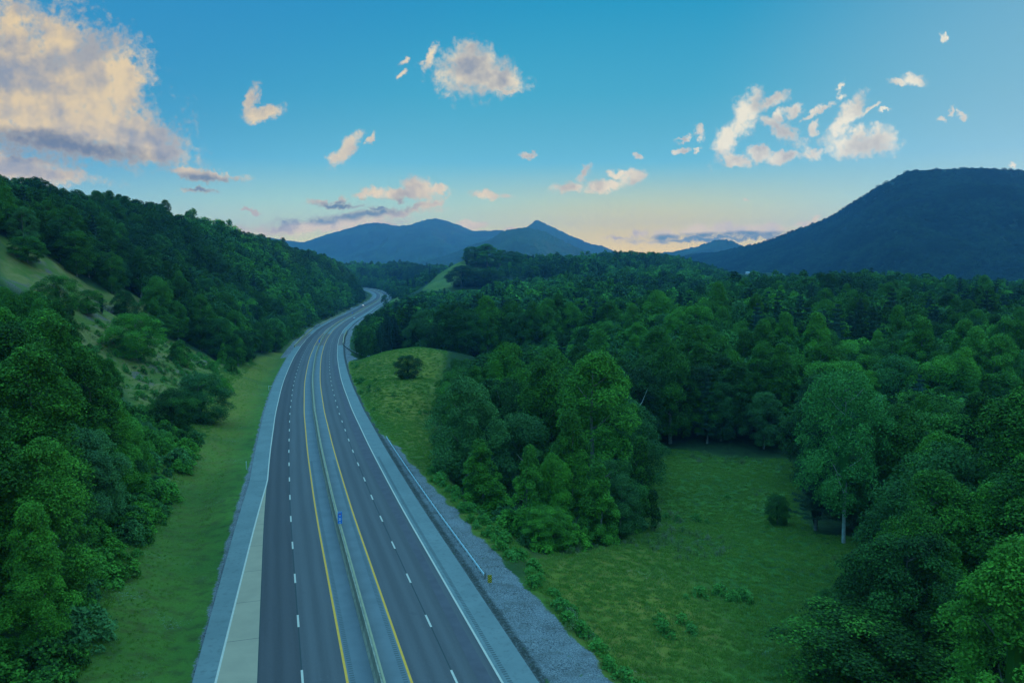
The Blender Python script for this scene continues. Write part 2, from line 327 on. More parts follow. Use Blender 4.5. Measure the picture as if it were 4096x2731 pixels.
def road_coords(X, Y):                             # nearest chainage, signed lateral distance, road height
    sh = X.shape; X = X.ravel(); Y = Y.ravel(); so_ = np.empty(len(X)); dd = np.empty(len(X)); zz = np.empty(len(X))
    Q = RC[::4]; QS = S[::4]; QT = TG[::4]; QR = RT[::4]
    for a in range(0, len(X), 20000):
        x = X[a:a + 20000, None]; y = Y[a:a + 20000, None]
        D2 = (x - Q[None, :, 0]) ** 2 + (y - Q[None, :, 1]) ** 2; i = D2.argmin(1)
        ex = x[:, 0] - Q[i, 0]; ey = y[:, 0] - Q[i, 1]
        al = np.clip(ex * QT[i, 0] + ey * QT[i, 1], -8, 8); s_ = QS[i] + al
        dist = np.sqrt(D2[np.arange(len(i)), i]); lat = ex * QR[i, 0] + ey * QR[i, 1]
        far = dist > 60
        cx = np.interp(s_, S, RC[:, 0]); cyy = np.interp(s_, S, RC[:, 1]); rx = np.interp(s_, S, RT[:, 0]); ry = np.interp(s_, S, RT[:, 1])
        l2 = (x[:, 0] - cx) * rx + (y[:, 0] - cyy) * ry
        so_[a:a + 20000] = s_; dd[a:a + 20000] = np.where(far, np.sign(lat) * dist, l2); zz[a:a + 20000] = np.interp(s_, S, RC[:, 2])
    return so_.reshape(sh), dd.reshape(sh), zz.reshape(sh)

# ------------------------------------------------------------------ terrain: scattered heights, interpolated
def g(px, py, Y, dz=0.):
    r = ray(px, py); k = Y / r[1]; return (r[0] * k, Y, r[2] * k + dz)
def gz(px, py, z):
    r = ray(px, py); k = z / r[2]; return (r[0] * k, r[1] * k, z)
CP = []
CP += [g(600,1390,245), g(700,1480,236), g(520,1500,212), g(420,1350,228), g(780,1420,262), g(890,1460,292), g(500,1185,292), g(600,1240,302), g(430,1260,274),
       g(350,1150,278), g(250,1070,268), g(100,1000,252), g(0,950,246), g(100,1100,236), g(200,1250,226), g(300,1350,216), g(560,1700,166), g(600,1950,130), g(400,2000,116),
       g(980,1440,345,-1), g(1060,1400,400), g(330,1500,200), g(700,1300,330), g(840,1360,340)]
CP += [(-85,140,-22),(-75,110,-22),(-62,92,-28),(-50,80,-32),(-42,62,-33),(-65,62,-27),(-60,30,-27),(-35,30,-33),(-95,100,-12),(-115,150,-6),(-130,60,-2),(-150,190,4),(-100,0,-10),(-60,-60,-26),(-170,120,12),(-190,240,18),(-210,0,10),(-260,180,25)]
H_T = 17.
RIDGE = [(0,710,380),(137,719,410),(238,743,425),(357,778,450),(518,796,510),(655,820,560),(833,880,660),(911,892,720),(976,933,790),(1071,951,880),(1161,969,980),(1280,1010,1120),(1339,1031,1210),(1388,1067,1300),(1420,1103,1370)]
for (px, py, Y) in RIDGE:
    x, y, z = g(px, py, Y, -H_T + 2); CP.append((x, y, z)); CP.append((x - 130, y + 70, z - 28))
CP += [(-400,300,30),(-500,100,20),(-400,700,-10),(-500,1200,-30),(-600,1700,-40),(-700,700,-30)]
CP += [g(700,1150,400,-12), g(900,1180,480,-12), g(1000,1100,620,-12), g(1150,1150,720,-12), g(1250,1150,850,-12), g(1330,1130,1000,-12), g(1380,1140,1150,-12), g(1100,1260,520,-12), g(850,1000,570,-12), g(400,1000,380,-12), g(550,1050,360,-10), g(200,850,350,-12)]
# right of the road
CP += [gz(2500,2731,-41.2), gz(2300,2400,-41.6), gz(2350,2205,-42.4), gz(2600,2200,-43.2), gz(2900,2420,-43.4), gz(3100,2650,-43.2), gz(3250,2250,-46.5), gz(2700,2080,-48.0), gz(2900,2000,-49.2),
       gz(2700,1850,-50), gz(2950,1840,-50), gz(3150,1850,-50), gz(3350,2150,-48), gz(2500,2080,-49), gz(3000,2150,-46.8), gz(2450,2900,-41), (40,40,-43),(80,60,-46),(20,20,-41),(60,95,-46),(100,110,-47),(150,180,-48),(120,20,-46),(60,-60,-44)]
CP += [gz(1850,2010,-42.0), gz(2100,2180,-42.2), gz(1950,1850,-46), gz(1750,1850,-42.6), gz(1650,1700,-42.6), (10,190,-50),(-5,230,-53),(20,260,-54),(-15,300,-55),(-25,390,-57),(60,230,-46),(100,255,-42),(140,300,-41),(80,310,-38),(100,420,-46),(200,300,-45),(240,240,-46),(300,150,-48),(60,560,-56),(-20,560,-64),(-70,620,-66)]
CP += [g(1560,1390,345), g(1700,1398,330), g(1780,1412,318), g(1630,1510,262), g(1500,1420,330), g(1740,1520,250), g(1450,1500,285)]
CP += [g(1520,1300,620,0), g(1560,1240,800,0), g(1590,1215,950), g(1690,1150,1250), g(1560,1132,1700), g(1650,1135,1650), g(1850,1050,1250), g(1800,1110,1130), g(1700,1150,1080), g(1840,1160,980), g(1950,1045,1300), g(2100,1060,1300,-4), g(2250,1050,1300,-10), g(1450,1060,1900,-14), g(1600,1060,1850,-14), g(1900,1035,1330)]
CP += [g(2400,1040,1350,-14), g(2500,1018,1400,-14), g(2650,1012,1400,-14), g(2750,1030,1380,-14), g(2880,1075,1300,-14), g(3000,1115,1150,-14), g(3150,1140,950,-14), g(3350,1122,900,-14), g(3550,1120,900,-14), g(4000,1155,900,-14), g(4300,1160,900,-14), g(2700,1150,800,-14), g(2400,1180,700,-14), g(2200,1200,600,-14), g(2000,1250,480,-14), g(2100,1330,350,-14), g(2900,1180,480,-14), g(3400,1190,420,-16), g(3900,1200,380,-16), g(4300,1200,360,-16)]
CP += [(300,1900,-75),(800,1800,-80),(-100,2400,-80),(1300,1500,-80),(-500,2600,-80),(800,3000,-95),(2200,2500,-95),(-1500,3000,-90),(600,600,-52),(900,900,-62),(-900,1600,-60),(1500,400,-60),(0,5000,-110),(4000,7000,-110),(-4000,7000,-110),(-3000,200,-60),(3500,0,-70),(0,-800,-50),(0,2000,-72)]
for s_ in list(range(0, 1900, 60)):
    x, y, z = at_s(s_, -20); CP.append((x, y, z - .5))
    x, y, z = at_s(s_, 17.5)
    if not (180 < y < 1): CP.append((x, y, z - .8))
CP = np.array(CP); MQ = 14.0
CPc = CP[:, :2] / 1.0
def _solve():
    n = len(CP); D_ = np.sqrt(((CPc[:, None] - CPc[None]) ** 2).sum(-1) + MQ * MQ)
    A = np.zeros((n + 3, n + 3)); A[:n, :n] = D_ + np.eye(n) * -2.5; A[:n, n] = 1; A[:n, n + 1:] = CPc / 100; A[n, :n] = 1; A[n + 1:, :n] = CPc.T / 100
    b = np.zeros(n + 3); b[:n] = CP[:, 2]; return np.linalg.solve(A, b)
WT = _solve()
_rs = np.random.RandomState(7)
_wv = [(_rs.uniform(0, 2 * math.pi), _rs.uniform(0, 6.28)) for _ in range(24)]
def undul(X, Y, L, k):
    z = 0
    for a, p in _wv[k:k + 6]: z = z + np.sin((X * math.cos(a) + Y * math.sin(a)) * 2 * math.pi / L + p)
    return z / 6
def smooth(a, b, x): u = np.clip((x - a) / (b - a), 0, 1); return u * u * (3 - 2 * u)
def terrain(X, Y, full=False):
    X = np.asarray(X, float); Y = np.asarray(Y, float); sh = X.shape; x = X.ravel(); y = Y.ravel(); Z = np.empty(len(x)); n = len(CP)
    for a in range(0, len(x), 20000):
        xx = x[a:a + 20000, None]; yy = y[a:a + 20000, None]
        D_ = np.sqrt((xx - CPc[None, :, 0]) ** 2 + (yy - CPc[None, :, 1]) ** 2 + MQ * MQ)
        Z[a:a + 20000] = D_ @ WT[:n] + WT[n] + (xx[:, 0] * WT[n + 1] + yy[:, 0] * WT[n + 2]) / 100
    Z = Z.reshape(sh); s_, d_, zr = road_coords(X, Y); ad = np.abs(d_)
    r_ = np.hypot(X, Y)
    rough_ = smooth(18, 40, ad)
    Z = Z + rough_ * (undul(X, Y, 19, 0) * .5 + undul(X, Y, 47, 6) * 1.0 + smooth(250, 600, r_) * (undul(X, Y, 170, 12) * 4 + smooth(60, 160, d_) * (undul(X, Y, 260, 18) * 12 + undul(X, Y, 95, 2) * 4)))
    # gullied rock cut on the left bank
    cut = (d_ < -27) * (d_ > -95) * (Y > 150) * (Y < 330)
    Z = Z + cut * smooth(27, 40, ad) * (undul(X * 1.2, Y, 11, 3) * .9 + undul(X, Y, 6, 9) * .45)
    # the graded road bed, a shallow ditch on the left, gravel berm on the right
    lo = np.where((Y < 215), 15.6, 13.0); lo = np.where(d_ > 0, np.where(Y < 190, 19.0, 14.0), lo)
    bed = zr - .22 - np.where(d_ < -13, .12 * smooth(13, 18, ad), .06 * smooth(13, 19, ad))
    w_ = 1 - smooth(lo, lo + np.where(d_ > 0, 6.5, 7.0), ad)
    Z = Z * (1 - w_) + bed * w_
    if full: return Z, s_, d_, zr
    return Z

def axis(lo, hi, mid0, mid1, step, grow):
    a = list(np.arange(mid0, mid1, step)); st = step; v = mid1
    while v < hi: a.append(v); st *= grow; v += st
    a.append(hi); st = step; v = mid0 - step
    while v > lo: a.insert(0, v); st *= grow; v -= st
    a.insert(0, lo); return np.array(a)
gx = axis(-4000, 4500, -170, 130, 1.6, 1.022); gy = axis(-600, 9000, 45, 330, 1.7, 1.0135)
GX, GY = np.meshgrid(gx, gy); GZ, GS, GD, GR = terrain(GX, GY, True)

def project(X, Y, Z):
    dep = Y * cp - Z * sp; up = Y * sp + Z * cp; dep = np.where(dep < 1, 1, dep)
    return 2048 + F * X / dep, 1365.5 - F * up / dep
def inpoly(px, py, poly):
    r_ = np.zeros(px.shape, bool); n = len(poly)
    for i in range(n):
        x1, y1 = poly[i]; x2, y2 = poly[(i + 1) % n]
        if y1 == y2: continue
        c_ = ((y1 > py) != (y2 > py)) & (px < (x2 - x1) * (py - y1) / (y2 - y1) + x1); r_ ^= c_
    return r_
# land cover, judged by where each patch of ground lies
POLY_MEADOW = [(2080,2731),(2060,2420),(2110,2250),(2200,2215),(2330,2190),(2480,2180),(2570,2100),(2615,1990),(2590,1850),(2620,1795),(2760,1800),(2900,1832),(3150,1835),(3200,1900),(3190,2030),(3260,2140),(3480,2150),(3440,2270),(3330,2380),(3290,2500),(3240,2800),(3200,3400),(2080,3400)]
POLY_KNOLL = [(1340,1420),(1440,1385),(1560,1378),(1700,1390),(1790,1405),(1780,1480),(1755,1600),(1738,1700),(1745,1800),(1790,1920),(1850,2010),(2050,2150),(2120,2230),(1950,2250),(1750,2000),(1400,1500)]
POLY_TERR = [(0,945),(110,1005),(255,1060),(330,1130),(420,1175),(540,1180),(620,1235),(650,1290),(600,1345),(690,1362),(760,1400),(860,1440),(930,1490),(1010,1440),(1130,1395),(1190,1395),(1000,1750),(640,2731),(250,2731),(420,2350),(560,2200),(600,2050),(520,1900),(560,1720),(500,1540),(330,1480),(260,1400),(200,1300),(120,1190),(0,1120)]
POLY_PAST = [(1680,1165),(1740,1110),(1760,1060),(1850,1030),(1960,1020),(2010,1062),(1930,1070),(1880,1120),(1990,1150),(1830,1175)]
POLY_STRIP = [(1360,1400),(1440,1330),(1490,1280),(1560,1205),(1620,1165),(1560,1130),(1560,1122),(1690,1122),(1660,1150),(1600,1200),(1560,1262),(1480,1330),(1430,1345)]
def cover(X, Y, Z, d_):
    px, py = project(X, Y, Z); dep = Y
    meadow = inpoly(px, py, POLY_MEADOW) & (dep < 215) & (d_ > 14)
    knoll = inpoly(px, py, POLY_KNOLL) & (dep < 352) & (d_ > 12)
    terr = inpoly(px, py, POLY_TERR) & (dep < 400) & (d_ < -12)
    past = inpoly(px, py, POLY_PAST) & (dep > 900) & (dep < 1500)
    strip = inpoly(px, py, POLY_STRIP) & (dep > 420) & (dep < 1900) & (d_ > 0)
    verge = (np.abs(d_) < np.where(d_ < 0, 17.5, 17.0)) | ((d_ < 0) & (d_ > -29) & (Y < 330))
    return meadow, knoll, terr, past, strip, verge
px_, py_ = project(GX, GY, GZ)
c_me, c_kn, c_te, c_pa, c_st, c_ve = cover(GX, GY, GZ, GD)
# gravel edge on the right: widens towards the viewer
def gravel_w(Y): return np.interp(Y, [40, 70, 95, 120, 145, 165, 172, 180, 330, 350, 372, 385, 600, 1600], [20.4, 19.2, 18.2, 17.4, 16.2, 15.6, 14.6, 13.6, 13.8, 14.8, 19.5, 16.5, 17.0, 17.5])
gr_r = (gravel_w(GY) + undul(GX, GY, 7, 2) * .9 - GD) / 4
gl_w = np.interp(GY, [0, 60, 100, 140, 150], [15.9, 15.6, 14.7, 13.7, 13.4]) + .35 * undul(GX, GY, 6, 4)
gl_w = np.where(GY > 372, 16.5, gl_w)
gravel = np.clip(.5 + np.where(GD > 0, gr_r, (gl_w + GD) / 4), 0, 1)
kind = np.zeros(GX.shape + (4,), np.float32)          # R grass, G gravel, B bare slope, A yellowness
grass = (c_me | c_kn | c_te | c_pa | c_st | c_ve)
kind[..., 0] = grass; kind[..., 1] = gravel
bare = c_te & (GD < -31) & ~inpoly(px_, py_, [(520,2000),(520,1700),(800,1500),(930,1480),(900,1900),(700,2400),(200,2731),(100,2000)])
kind[..., 2] = bare
kind[..., 3] = np.clip(c_kn * .3 + smooth(13, 20, np.abs(GD)) * (1 - smooth(24, 34, np.abs(GD))) * (GD < 0) * (.25 + .65 * smooth(90, 240, GY)) + c_kn * .55 + c_me * inpoly(px_, py_, [(2150,2190),(2650,2180),(2800,2330),(2900,2600),(2750,2731),(2300,2731)]) * .75 + (c_pa | c_st) * .35, 0, 1)
def blur(a, n=1):
    for _ in range(n):
        a[1:-1, 1:-1] = (a[1:-1, 1:-1] * 2 + a[:-2, 1:-1] + a[2:, 1:-1] + a[1:-1, :-2] + a[1:-1, 2:]) / 6
    return a
for k_ in (0, 2): kind[..., k_] = blur(kind[..., k_].copy(), 2)
kind[..., 3] = blur(kind[..., 3].copy(), 8)
def gridmesh(name, X, Y, Z, m_):
    ny, nx = X.shape; idx = np.arange(nx * ny).reshape(ny, nx)
    f_ = np.stack([idx[:-1, :-1], idx[:-1, 1:], idx[1:, 1:], idx[1:, :-1]], -1).reshape(-1, 4)
    return mesh(name, np.stack([X, Y, Z], -1).reshape(-1, 3), f_, m_, True)

gm = mat('ground', (.05, .08, .03), .95, .1); N = NT(gm.node_tree); b = N.n['Principled BSDF']
at = N.new('ShaderNodeAttribute', attribute_name='kind'); sep = N.new('ShaderNodeSeparateColor'); N.l.new(at.outputs['Color'], sep.inputs[0])
kR, kG, kB = sep.outputs; kA = at.outputs['Alpha']; pos = N.new('ShaderNodeNewGeometry').outputs['Position']
na = N.noise(pos, .06, 5, .6); nb = N.noise(pos, .55, 6, .65); nc = N.noise(pos, 3.2, 5, .7); nd = N.noise(pos, 14., 3, .7)
gg = N.mix(N.mr(na, .35, .65), (.056, .135, .020, 1), (.095, .190, .026, 1))
gg = N.mix(N.m('MULTIPLY', N.mr(nb, .42, .68), .8), gg, (.022, .055, .014, 1))
yl = N.mix(N.mr(nb, .35, .7), (.210, .178, .018, 1), (.360, .230, .040, 1))
gg = N.mix(N.m('MULTIPLY', kA, N.mr(na, .25, .6, .35, 1)), gg, yl)
gg = N.mix(N.m('MULTIPLY', N.mr(nc, .58, .74), .5), gg, (.10, .13, .04, 1))
gg = N.mix(N.m('MULTIPLY', N.mr(nd, .35, .6, 1, 0), .35), gg, (.02, .045, .012, 1))
fl = N.m('MULTIPLY', N.mr(N.noise(pos, .11, 4, .6), .56, .66), N.mr(N.noise(pos, 6., 2), .60, .68))
gg = N.mix(N.m('MULTIPLY', fl, .75), gg, (.34, .36, .34, 1))
soil = N.mix(N.mr(nb, .3, .7), (.190, .155, .038, 1), (.270, .190, .060, 1))
rockc = N.mix(N.mr(nc, .4, .65), (.10, .075, .070, 1), (.28, .18, .14, 1))
bare_ = N.mix(N.mr(N.noise(pos, .075, 5, .62), .50, .60), soil, rockc)
bare_ = N.mix(N.m('MULTIPLY', N.mr(N.noise(pos, .14, 5, .6), .43, .60), .8), bare_, (.10, .145, .022, 1))
floor_ = N.mix(N.mr(nb, .3, .7), (.020, .034, .013, 1), (.030, .060, .018, 1))
c_ = N.mix(kR, floor_, gg); c_ = N.mix(kB, c_, bare_)
grv = N.mix(N.mr(N.noise(pos, 7., 5, .85), .40, .60), (.050, .050, .060, 1), (.34, .28, .27, 1)); grv = N.mix(N.m('MULTIPLY', N.mr(nb, .45, .7), .6), grv, (.10, .08, .07, 1))
grv = N.mix(N.m('MULTIPLY', N.mr(N.noise(pos, .22, 4, .6), .45, .65), .25), grv, (.34, .30, .31, 1)); la = N.new('ShaderNodeAttribute', attribute_name='lat').outputs['Fac']; grv = N.mix(N.m('MULTIPLY', N.mr(N.m('ABSOLUTE', N.m('SUBTRACT', la, N.m('ADD', 13.2, N.m('MULTIPLY', nb, .5)))), .15, .75, 1, 0), N.mr(nc, .3, .6, .35, .95)), grv, (.045, .040, .032, 1)); grv = N.mix(N.mr(N.noise(pos, .8, 6, .7), .62, .7, 0, .7), grv, (.07, .12, .03, 1))
c_ = N.mix(N.mr(N.m('ADD', kG, N.m('MULTIPLY', N.m('SUBTRACT', nc, .5), .35)), .46, .54), c_, grv)
N.put(b.inputs['Base Color'], c_)
bp = N.new('ShaderNodeBump'); bp.inputs['Distance'].default_value = .35; bp.inputs['Strength'].default_value = .9
N.put(bp.inputs['Height'], N.m('ADD', N.m('MULTIPLY', nb, 1.2), N.m('MULTIPLY', nc, .6))); N.put(b.inputs['Normal'], bp.outputs[0])
me = gridmesh('ground', GX, GY, GZ, gm)
me.attributes.new('lat', 'FLOAT', 'POINT').data.foreach_set('value', GD.ravel().astype(np.float32)); ca_ = me.color_attributes.new('kind', 'FLOAT_COLOR', 'POINT'); ca_.data.foreach_set('color', kind.ravel())
ground = tag(obj('ground', me), kind='structure')

# ------------------------------------------------------------------ mountains
def vnoise(x, y, seed=0):                                   # value noise on arrays
    xi = np.floor(x).astype(np.int64); yi = np.floor(y).astype(np.int64); xf = x - xi; yf = y - yi
    def h(a, b_): v = (a * 374761393 + b_ * 668265263 + seed * 1442695041) & 0x7fffffff; v = ((v ^ (v >> 13)) * 1274126177) & 0x7fffffff; return (v & 0xffff) / 65535.
    u = xf * xf * (3 - 2 * xf); w = yf * yf * (3 - 2 * yf)
    return (h(xi, yi) * (1 - u) + h(xi + 1, yi) * u) * (1 - w) + (h(xi, yi + 1) * (1 - u) + h(xi + 1, yi + 1) * u) * w
def fbm(x, y, seed=0, o=5, g_=.5):
    a = 1.; z = 0.; n = 0.
    for k in range(o): z = z + a * vnoise(x * 2 ** k, y * 2 ** k, seed + k); n += a; a *= g_
    return z / n
def mountain(name, sil, Yr, front, back, base, spurs, seed, nx, ny, m_, bump=0., cell=14., tree=8.):
    pxs = np.linspace(sil[0][0], sil[-1][0], nx); pys = np.interp(pxs, [p[0] for p in sil], [p[1] for p in sil])
    k3 = np.ones(5) / 5; pys = np.convolve(np.pad(pys, 2, 'edge'), k3, 'valid')
    Yc = Yr if not callable(Yr) else Yr(pxs)
    r_ = ray(pxs, pys); kk = Yc / r_[:, 1]; xr = r_[:, 0] * kk; zr = r_[:, 2] * kk - tree
    t_ = np.concatenate([np.linspace(0, 1, ny), np.linspace(1, 2, ny // 4)[1:]])
    T, Xr = np.meshgrid(t_, xr, indexing='ij'); Zr = np.broadcast_to(zr, T.shape); Yb = np.broadcast_to(Yc, T.shape) if hasattr(Yc, '__len__') else np.full(T.shape, Yc)
    Y = np.where(T < 1, Yb - front * (1 - T), Yb + back * (T - 1))
    X = Xr * np.where(T < 1, Y / Yb, 1.)
    prof = np.where(T < 1, .72 * np.clip(T, 0, 1) + .28 * np.clip(T, 0, 1) ** 3, np.cos((T - 1) * math.pi / 2))
    sp_ = (fbm(X / spurs + T * .6, T * 1.6 + 3, seed, 4) - .5)
    env = np.where(T < 1, np.clip(T * (1 - T) * 3.2, 0, 1), np.clip((T - 1) * 3, 0, 1))
    rid = 1 - np.abs(fbm(X / (spurs * .45) + T * .8, T * 1.3 + 7, seed + 9, 4) - .5) * 4
    H_ = Zr - base
    Z = base + H_ * prof + env * H_ * (.78 * sp_ + .07 * rid) * np.where(T < 1, 1, .3)
    Z = np.where(T > 1, np.minimum(Z, Zr - (T - 1) * 420), Z)
    if bump: Z = Z + bump * (fbm(X / cell, Y / cell, seed + 20, 2) ** 1.5)
    return gridmesh(name, X, Y, Z, m_), (X, Y, Z)
mm = mat('forest_slope', (.03, .07, .02), .95, .05); N = NT(mm.node_tree); b = N.n['Principled BSDF']
pos = N.new('ShaderNodeNewGeometry').outputs['Position']
vo = N.new('ShaderNodeTexVoronoi', feature='F1'); N.put(vo.inputs['Vector'], pos); vo.inputs['Scale'].default_value = 1 / 13.
c_ = N.mix(N.mr(N.noise(pos, .004, 6, .6), .4, .62), (.030, .044, .022, 1), (.050, .078, .034, 1))
c_ = N.mix(N.m('MULTIPLY', N.mr(N.noise(pos, .05, 4, .7), .35, .7), .55), c_, (.030, .060, .022, 1))
N.put(b.inputs['Base Color'], c_)
bp = N.new('ShaderNodeBump'); bp.inputs['Distance'].default_value = 4.; N.put(bp.inputs['Height'], N.m('SUBTRACT', 1, vo.outputs[0])); N.put(b.inputs['Normal'], bp.outputs[0])
SIL_R = [(2450,1100),(2600,1055),(2750,1018),(2800,1010),(2880,1005),(2930,990),(3000,975),(3080,955),(3180,915),(3300,870),(3370,828),(3440,785),(3500,745),(3560,715),(3600,690),(3640,673),(3700,671),(3760,668),(3850,665),(3920,662),(4000,668),(4096,672),(4200,690),(4400,740),(4700,800),(5100,900),(5600,1010)]
m1, MR = mountain('mountain', SIL_R, lambda p: np.interp(p, [2450, 3000, 3600, 5600], [4300, 3500, 2750, 2500]), 1150., 1800., -85., 420., 3, 420, 160, mm, 0)
tag(obj('mountain', m1), kind='structure')
SIL_N = [(2500,1030),(2700,1008),(2790,988),(2850,967),(2890,958),(2930,968),(2980,990),(3060,1010),(3300,1030)]
m2, _ = mountain('mountain', SIL_N, 5200., 900., 900., -90., 300., 11, 160, 50, mm, 12., 13., 0)
tag(obj('mountain', m2), kind='structure')
SIL_C = [(1500,1075),(1700,1045),(1800,1020),(1880,985),(1950,965),(2000,935),(2040,920),(2085,913),(2130,916),(2180,930),(2230,955),(2280,980),(2350,1010),(2450,1045),(2600,1080)]
m3, _ = mountain('mountain', SIL_C, 4300., 1100., 900., -90., 330., 21, 320, 130, mm, 11., 13., 0)
tag(obj('mountain', m3), kind='structure')
SIL_S = [(1950,1010),(2050,960),(2110,908),(2148,880),(2180,896),(2230,920),(2290,948),(2330,965),(2370,980),(2400,984),(2440,1000),(2480,1016),(2560,1035),(2750,1060)]
m4, _ = mountain('mountain', SIL_S, 6200., 1500., 1200., -100., 500., 31, 240, 80, mm, 13., 16., 0)
tag(obj('mountain', m4), kind='structure')
SIL_F = [(300,1130),(800,1010),(1000,945),(1060,950),(1150,965),(1215,972),(1300,942),(1400,915),(1450,900),(1500,892),(1550,900),(1590,907),(1640,902),(1690,885),(1730,877),(1770,880),(1830,900),(1890,926),(1960,925),(2000,922),(2050,932),(2150,970),(2300,1010),(2500,1050)]
m5, _ = mountain('mountain', SIL_F, 6600., 2200., 1400., -100., 520., 41, 440, 150, mm, 13., 16., 0)
tag(obj('mountain', m5), kind='structure')

# ------------------------------------------------------------------ road surfaces
def ribbon(a, b_, s0, s1, h, step=4.):
    q = np.arange(s0, s1, step); q = np.append(q, s1); v = []; 
    fa = a if callable(a) else (lambda s_: a); fb = b_ if callable(b_) else (lambda s_: b_)
    P1 = np.array([at_s(s_, fa(s_), h) for s_ in q]); P2 = np.array([at_s(s_, fb(s_), h) for s_ in q])
    n = len(q); v = np.concatenate([P1, P2]); i = np.arange(n - 1); return v, np.stack([i, i + n, i + n + 1, i + 1], -1)
def rib_obj(name, parts, m_, parent=None):
    vs = []; fs = []; n = 0
    for v, f_ in parts: vs.append(v); fs.append(f_ + n); n += len(v)
    vs = np.concatenate(vs); me_ = mesh(name, vs, np.concatenate(fs), m_)
    if m_.name.startswith('asphalt'):
        s_, d_, _ = road_coords(vs[:, 0], vs[:, 1])
        for nm, ar in (('lat', d_), ('cha', s_)): me_.attributes.new(nm, 'FLOAT', 'POINT').data.foreach_set('value', ar.astype(np.float32))
    return obj(name, me_, parent)
SA, SB = 20., float(S[-1] - 5)
SJ = s_of_y(137.0)                                  # where the tan lane starts to widen towards the viewer
S1 = s_of_y(66.0)
def tp(a0, a1): return lambda s_: a0 + (a1 - a0) * np.clip((SJ - s_) / (SJ - S1), 0, 1.6)
ol = tp(-12.9, -15.4); wl = tp(-9.92, -13.5)
# slab with vertical sides
mb = MB()
v_, f_ = ribbon(ol, 12.9, SA, SB, 0.0); nslab = len(v_) // 2
low = v_.copy(); low[:, 2] -= .5
fs = np.concatenate([f_, np.stack([np.arange(nslab - 1) + 2 * nslab, np.arange(nslab - 1), np.arange(nslab - 1) + 1, np.arange(nslab - 1) + 2 * nslab + 1], -1),
                     np.stack([np.arange(nslab - 1) + nslab, np.arange(nslab - 1) + 3 * nslab, np.arange(nslab - 1) + 3 * nslab + 1, np.arange(nslab - 1) + nslab + 1], -1)])
tag(obj('road_shoulder', mesh('road_shoulder', np.concatenate([v_, low]), fs, M['shoulder'])), kind='structure')
SBR0, SBR1 = s_of_y(440), s_of_y(545)
br = noisy('bridge_deck', (.16, .105, .095), (.185, .122, .11), .4, .88)
tag(rib_obj('bridge_deck', [ribbon(-12.5, -9.92, SBR0, SBR1, .004), ribbon(9.92, 12.5, SBR0, SBR1, .004), ribbon(-2.6, 2.6, SBR0, SBR1, .006)], br), kind='structure')
tag(rib_obj('road', [ribbon(-6.26, -2.6, SA, SB, .004), ribbon(2.6, 9.92, SA, SB, .004)], M['asphalt']), kind='structure')
tag(rib_obj('road', [ribbon(-9.92, -6.26, SA, SB, .005)], M['asphalt_dark']), kind='structure')
tag(rib_obj('slip_lane', [ribbon(wl, -9.92, SA, SJ, .005)], M['tan']), kind='structure')
tag(rib_obj('road_joint', [ribbon(-13.2, -9.92, s_of_y(137.5), s_of_y(137.5) + .12, .009), ribbon(-6.34, -6.22, SA, s_of_y(420), .0075), ribbon(6.2, 6.32, SA, s_of_y(250), .0075), ribbon(-9.99, -9.90, SA, SJ, .0065)]
    + [ribbon(wl(k_ * 1.) , -9.92, k_, k_ + .06, .008) for k_ in np.arange(SA + 2, SJ - 10, 9.5)], mat('joint', (.05, .05, .05), .9)), kind='structure')
tag(rib_obj('inner_shoulder', [ribbon(-2.6, -.2, SA, SBR0, .004), ribbon(.2, 2.6, SA, SBR0, .004)], M['inner']), kind='structure')
tyre = noisy('tyre_track', (.098, .068, .076), (.12, .085, .095), .6, .85)
tag(rib_obj('tyre_track', [ribbon(lambda s_: 8.1 + .25 * math.sin(s_ / 23), lambda s_: 9.4 + .2 * math.sin(s_ / 31), SA, s_of_y(330), .0075)], tyre), kind='structure')
wp = [ribbon(lambda s_: wl(s_) - .1, lambda s_: wl(s_) + .1, SA, SB, .013), ribbon(9.84, 10.04, SA, SB, .013)]
tag(rib_obj('white_edge_line', wp, M['white']), kind='structure')
tag(rib_obj('yellow_edge_line', [ribbon(-2.72, -2.5, SA, SB, .013), ribbon(2.5, 2.72, SA, SB, .013)], M['yellow']), kind='structure')
YD = [np.interp(s_, S, RC[:, 1]) for s_ in (0,)]
dashes = []
SL0 = S1 + 1.0
_l = at_s(S1, -6.26)
for k_ in range(-4, 130):
    s_ = SL0 + k_ * 12.2
    if s_ + 1.6 > SB or s_ < SA: continue
    dashes.append(ribbon(-6.26 - .1, -6.26 + .1, s_ - 1.5, s_ + 1.5, .013, 1.5))
    s2 = s_ + 8.2
    dashes.append(ribbon(6.26 - .1, 6.26 + .1, s2 - 1.5, s2 + 1.5, .013, 1.5))
tag(rib_obj('white_lane_line', dashes, M['white']), kind='structure')
rm = []
for k_ in np.arange(SA, s_of_y(150), .42):
    for a, b_ in ((-2.35, -1.95), (1.95, 2.35), (10.4, 10.8)): rm.append(ribbon(a, b_, k_, k_ + .19, .011, 1))
tag(rib_obj('rumble_strip', rm, M['rumble']), kind='structure')

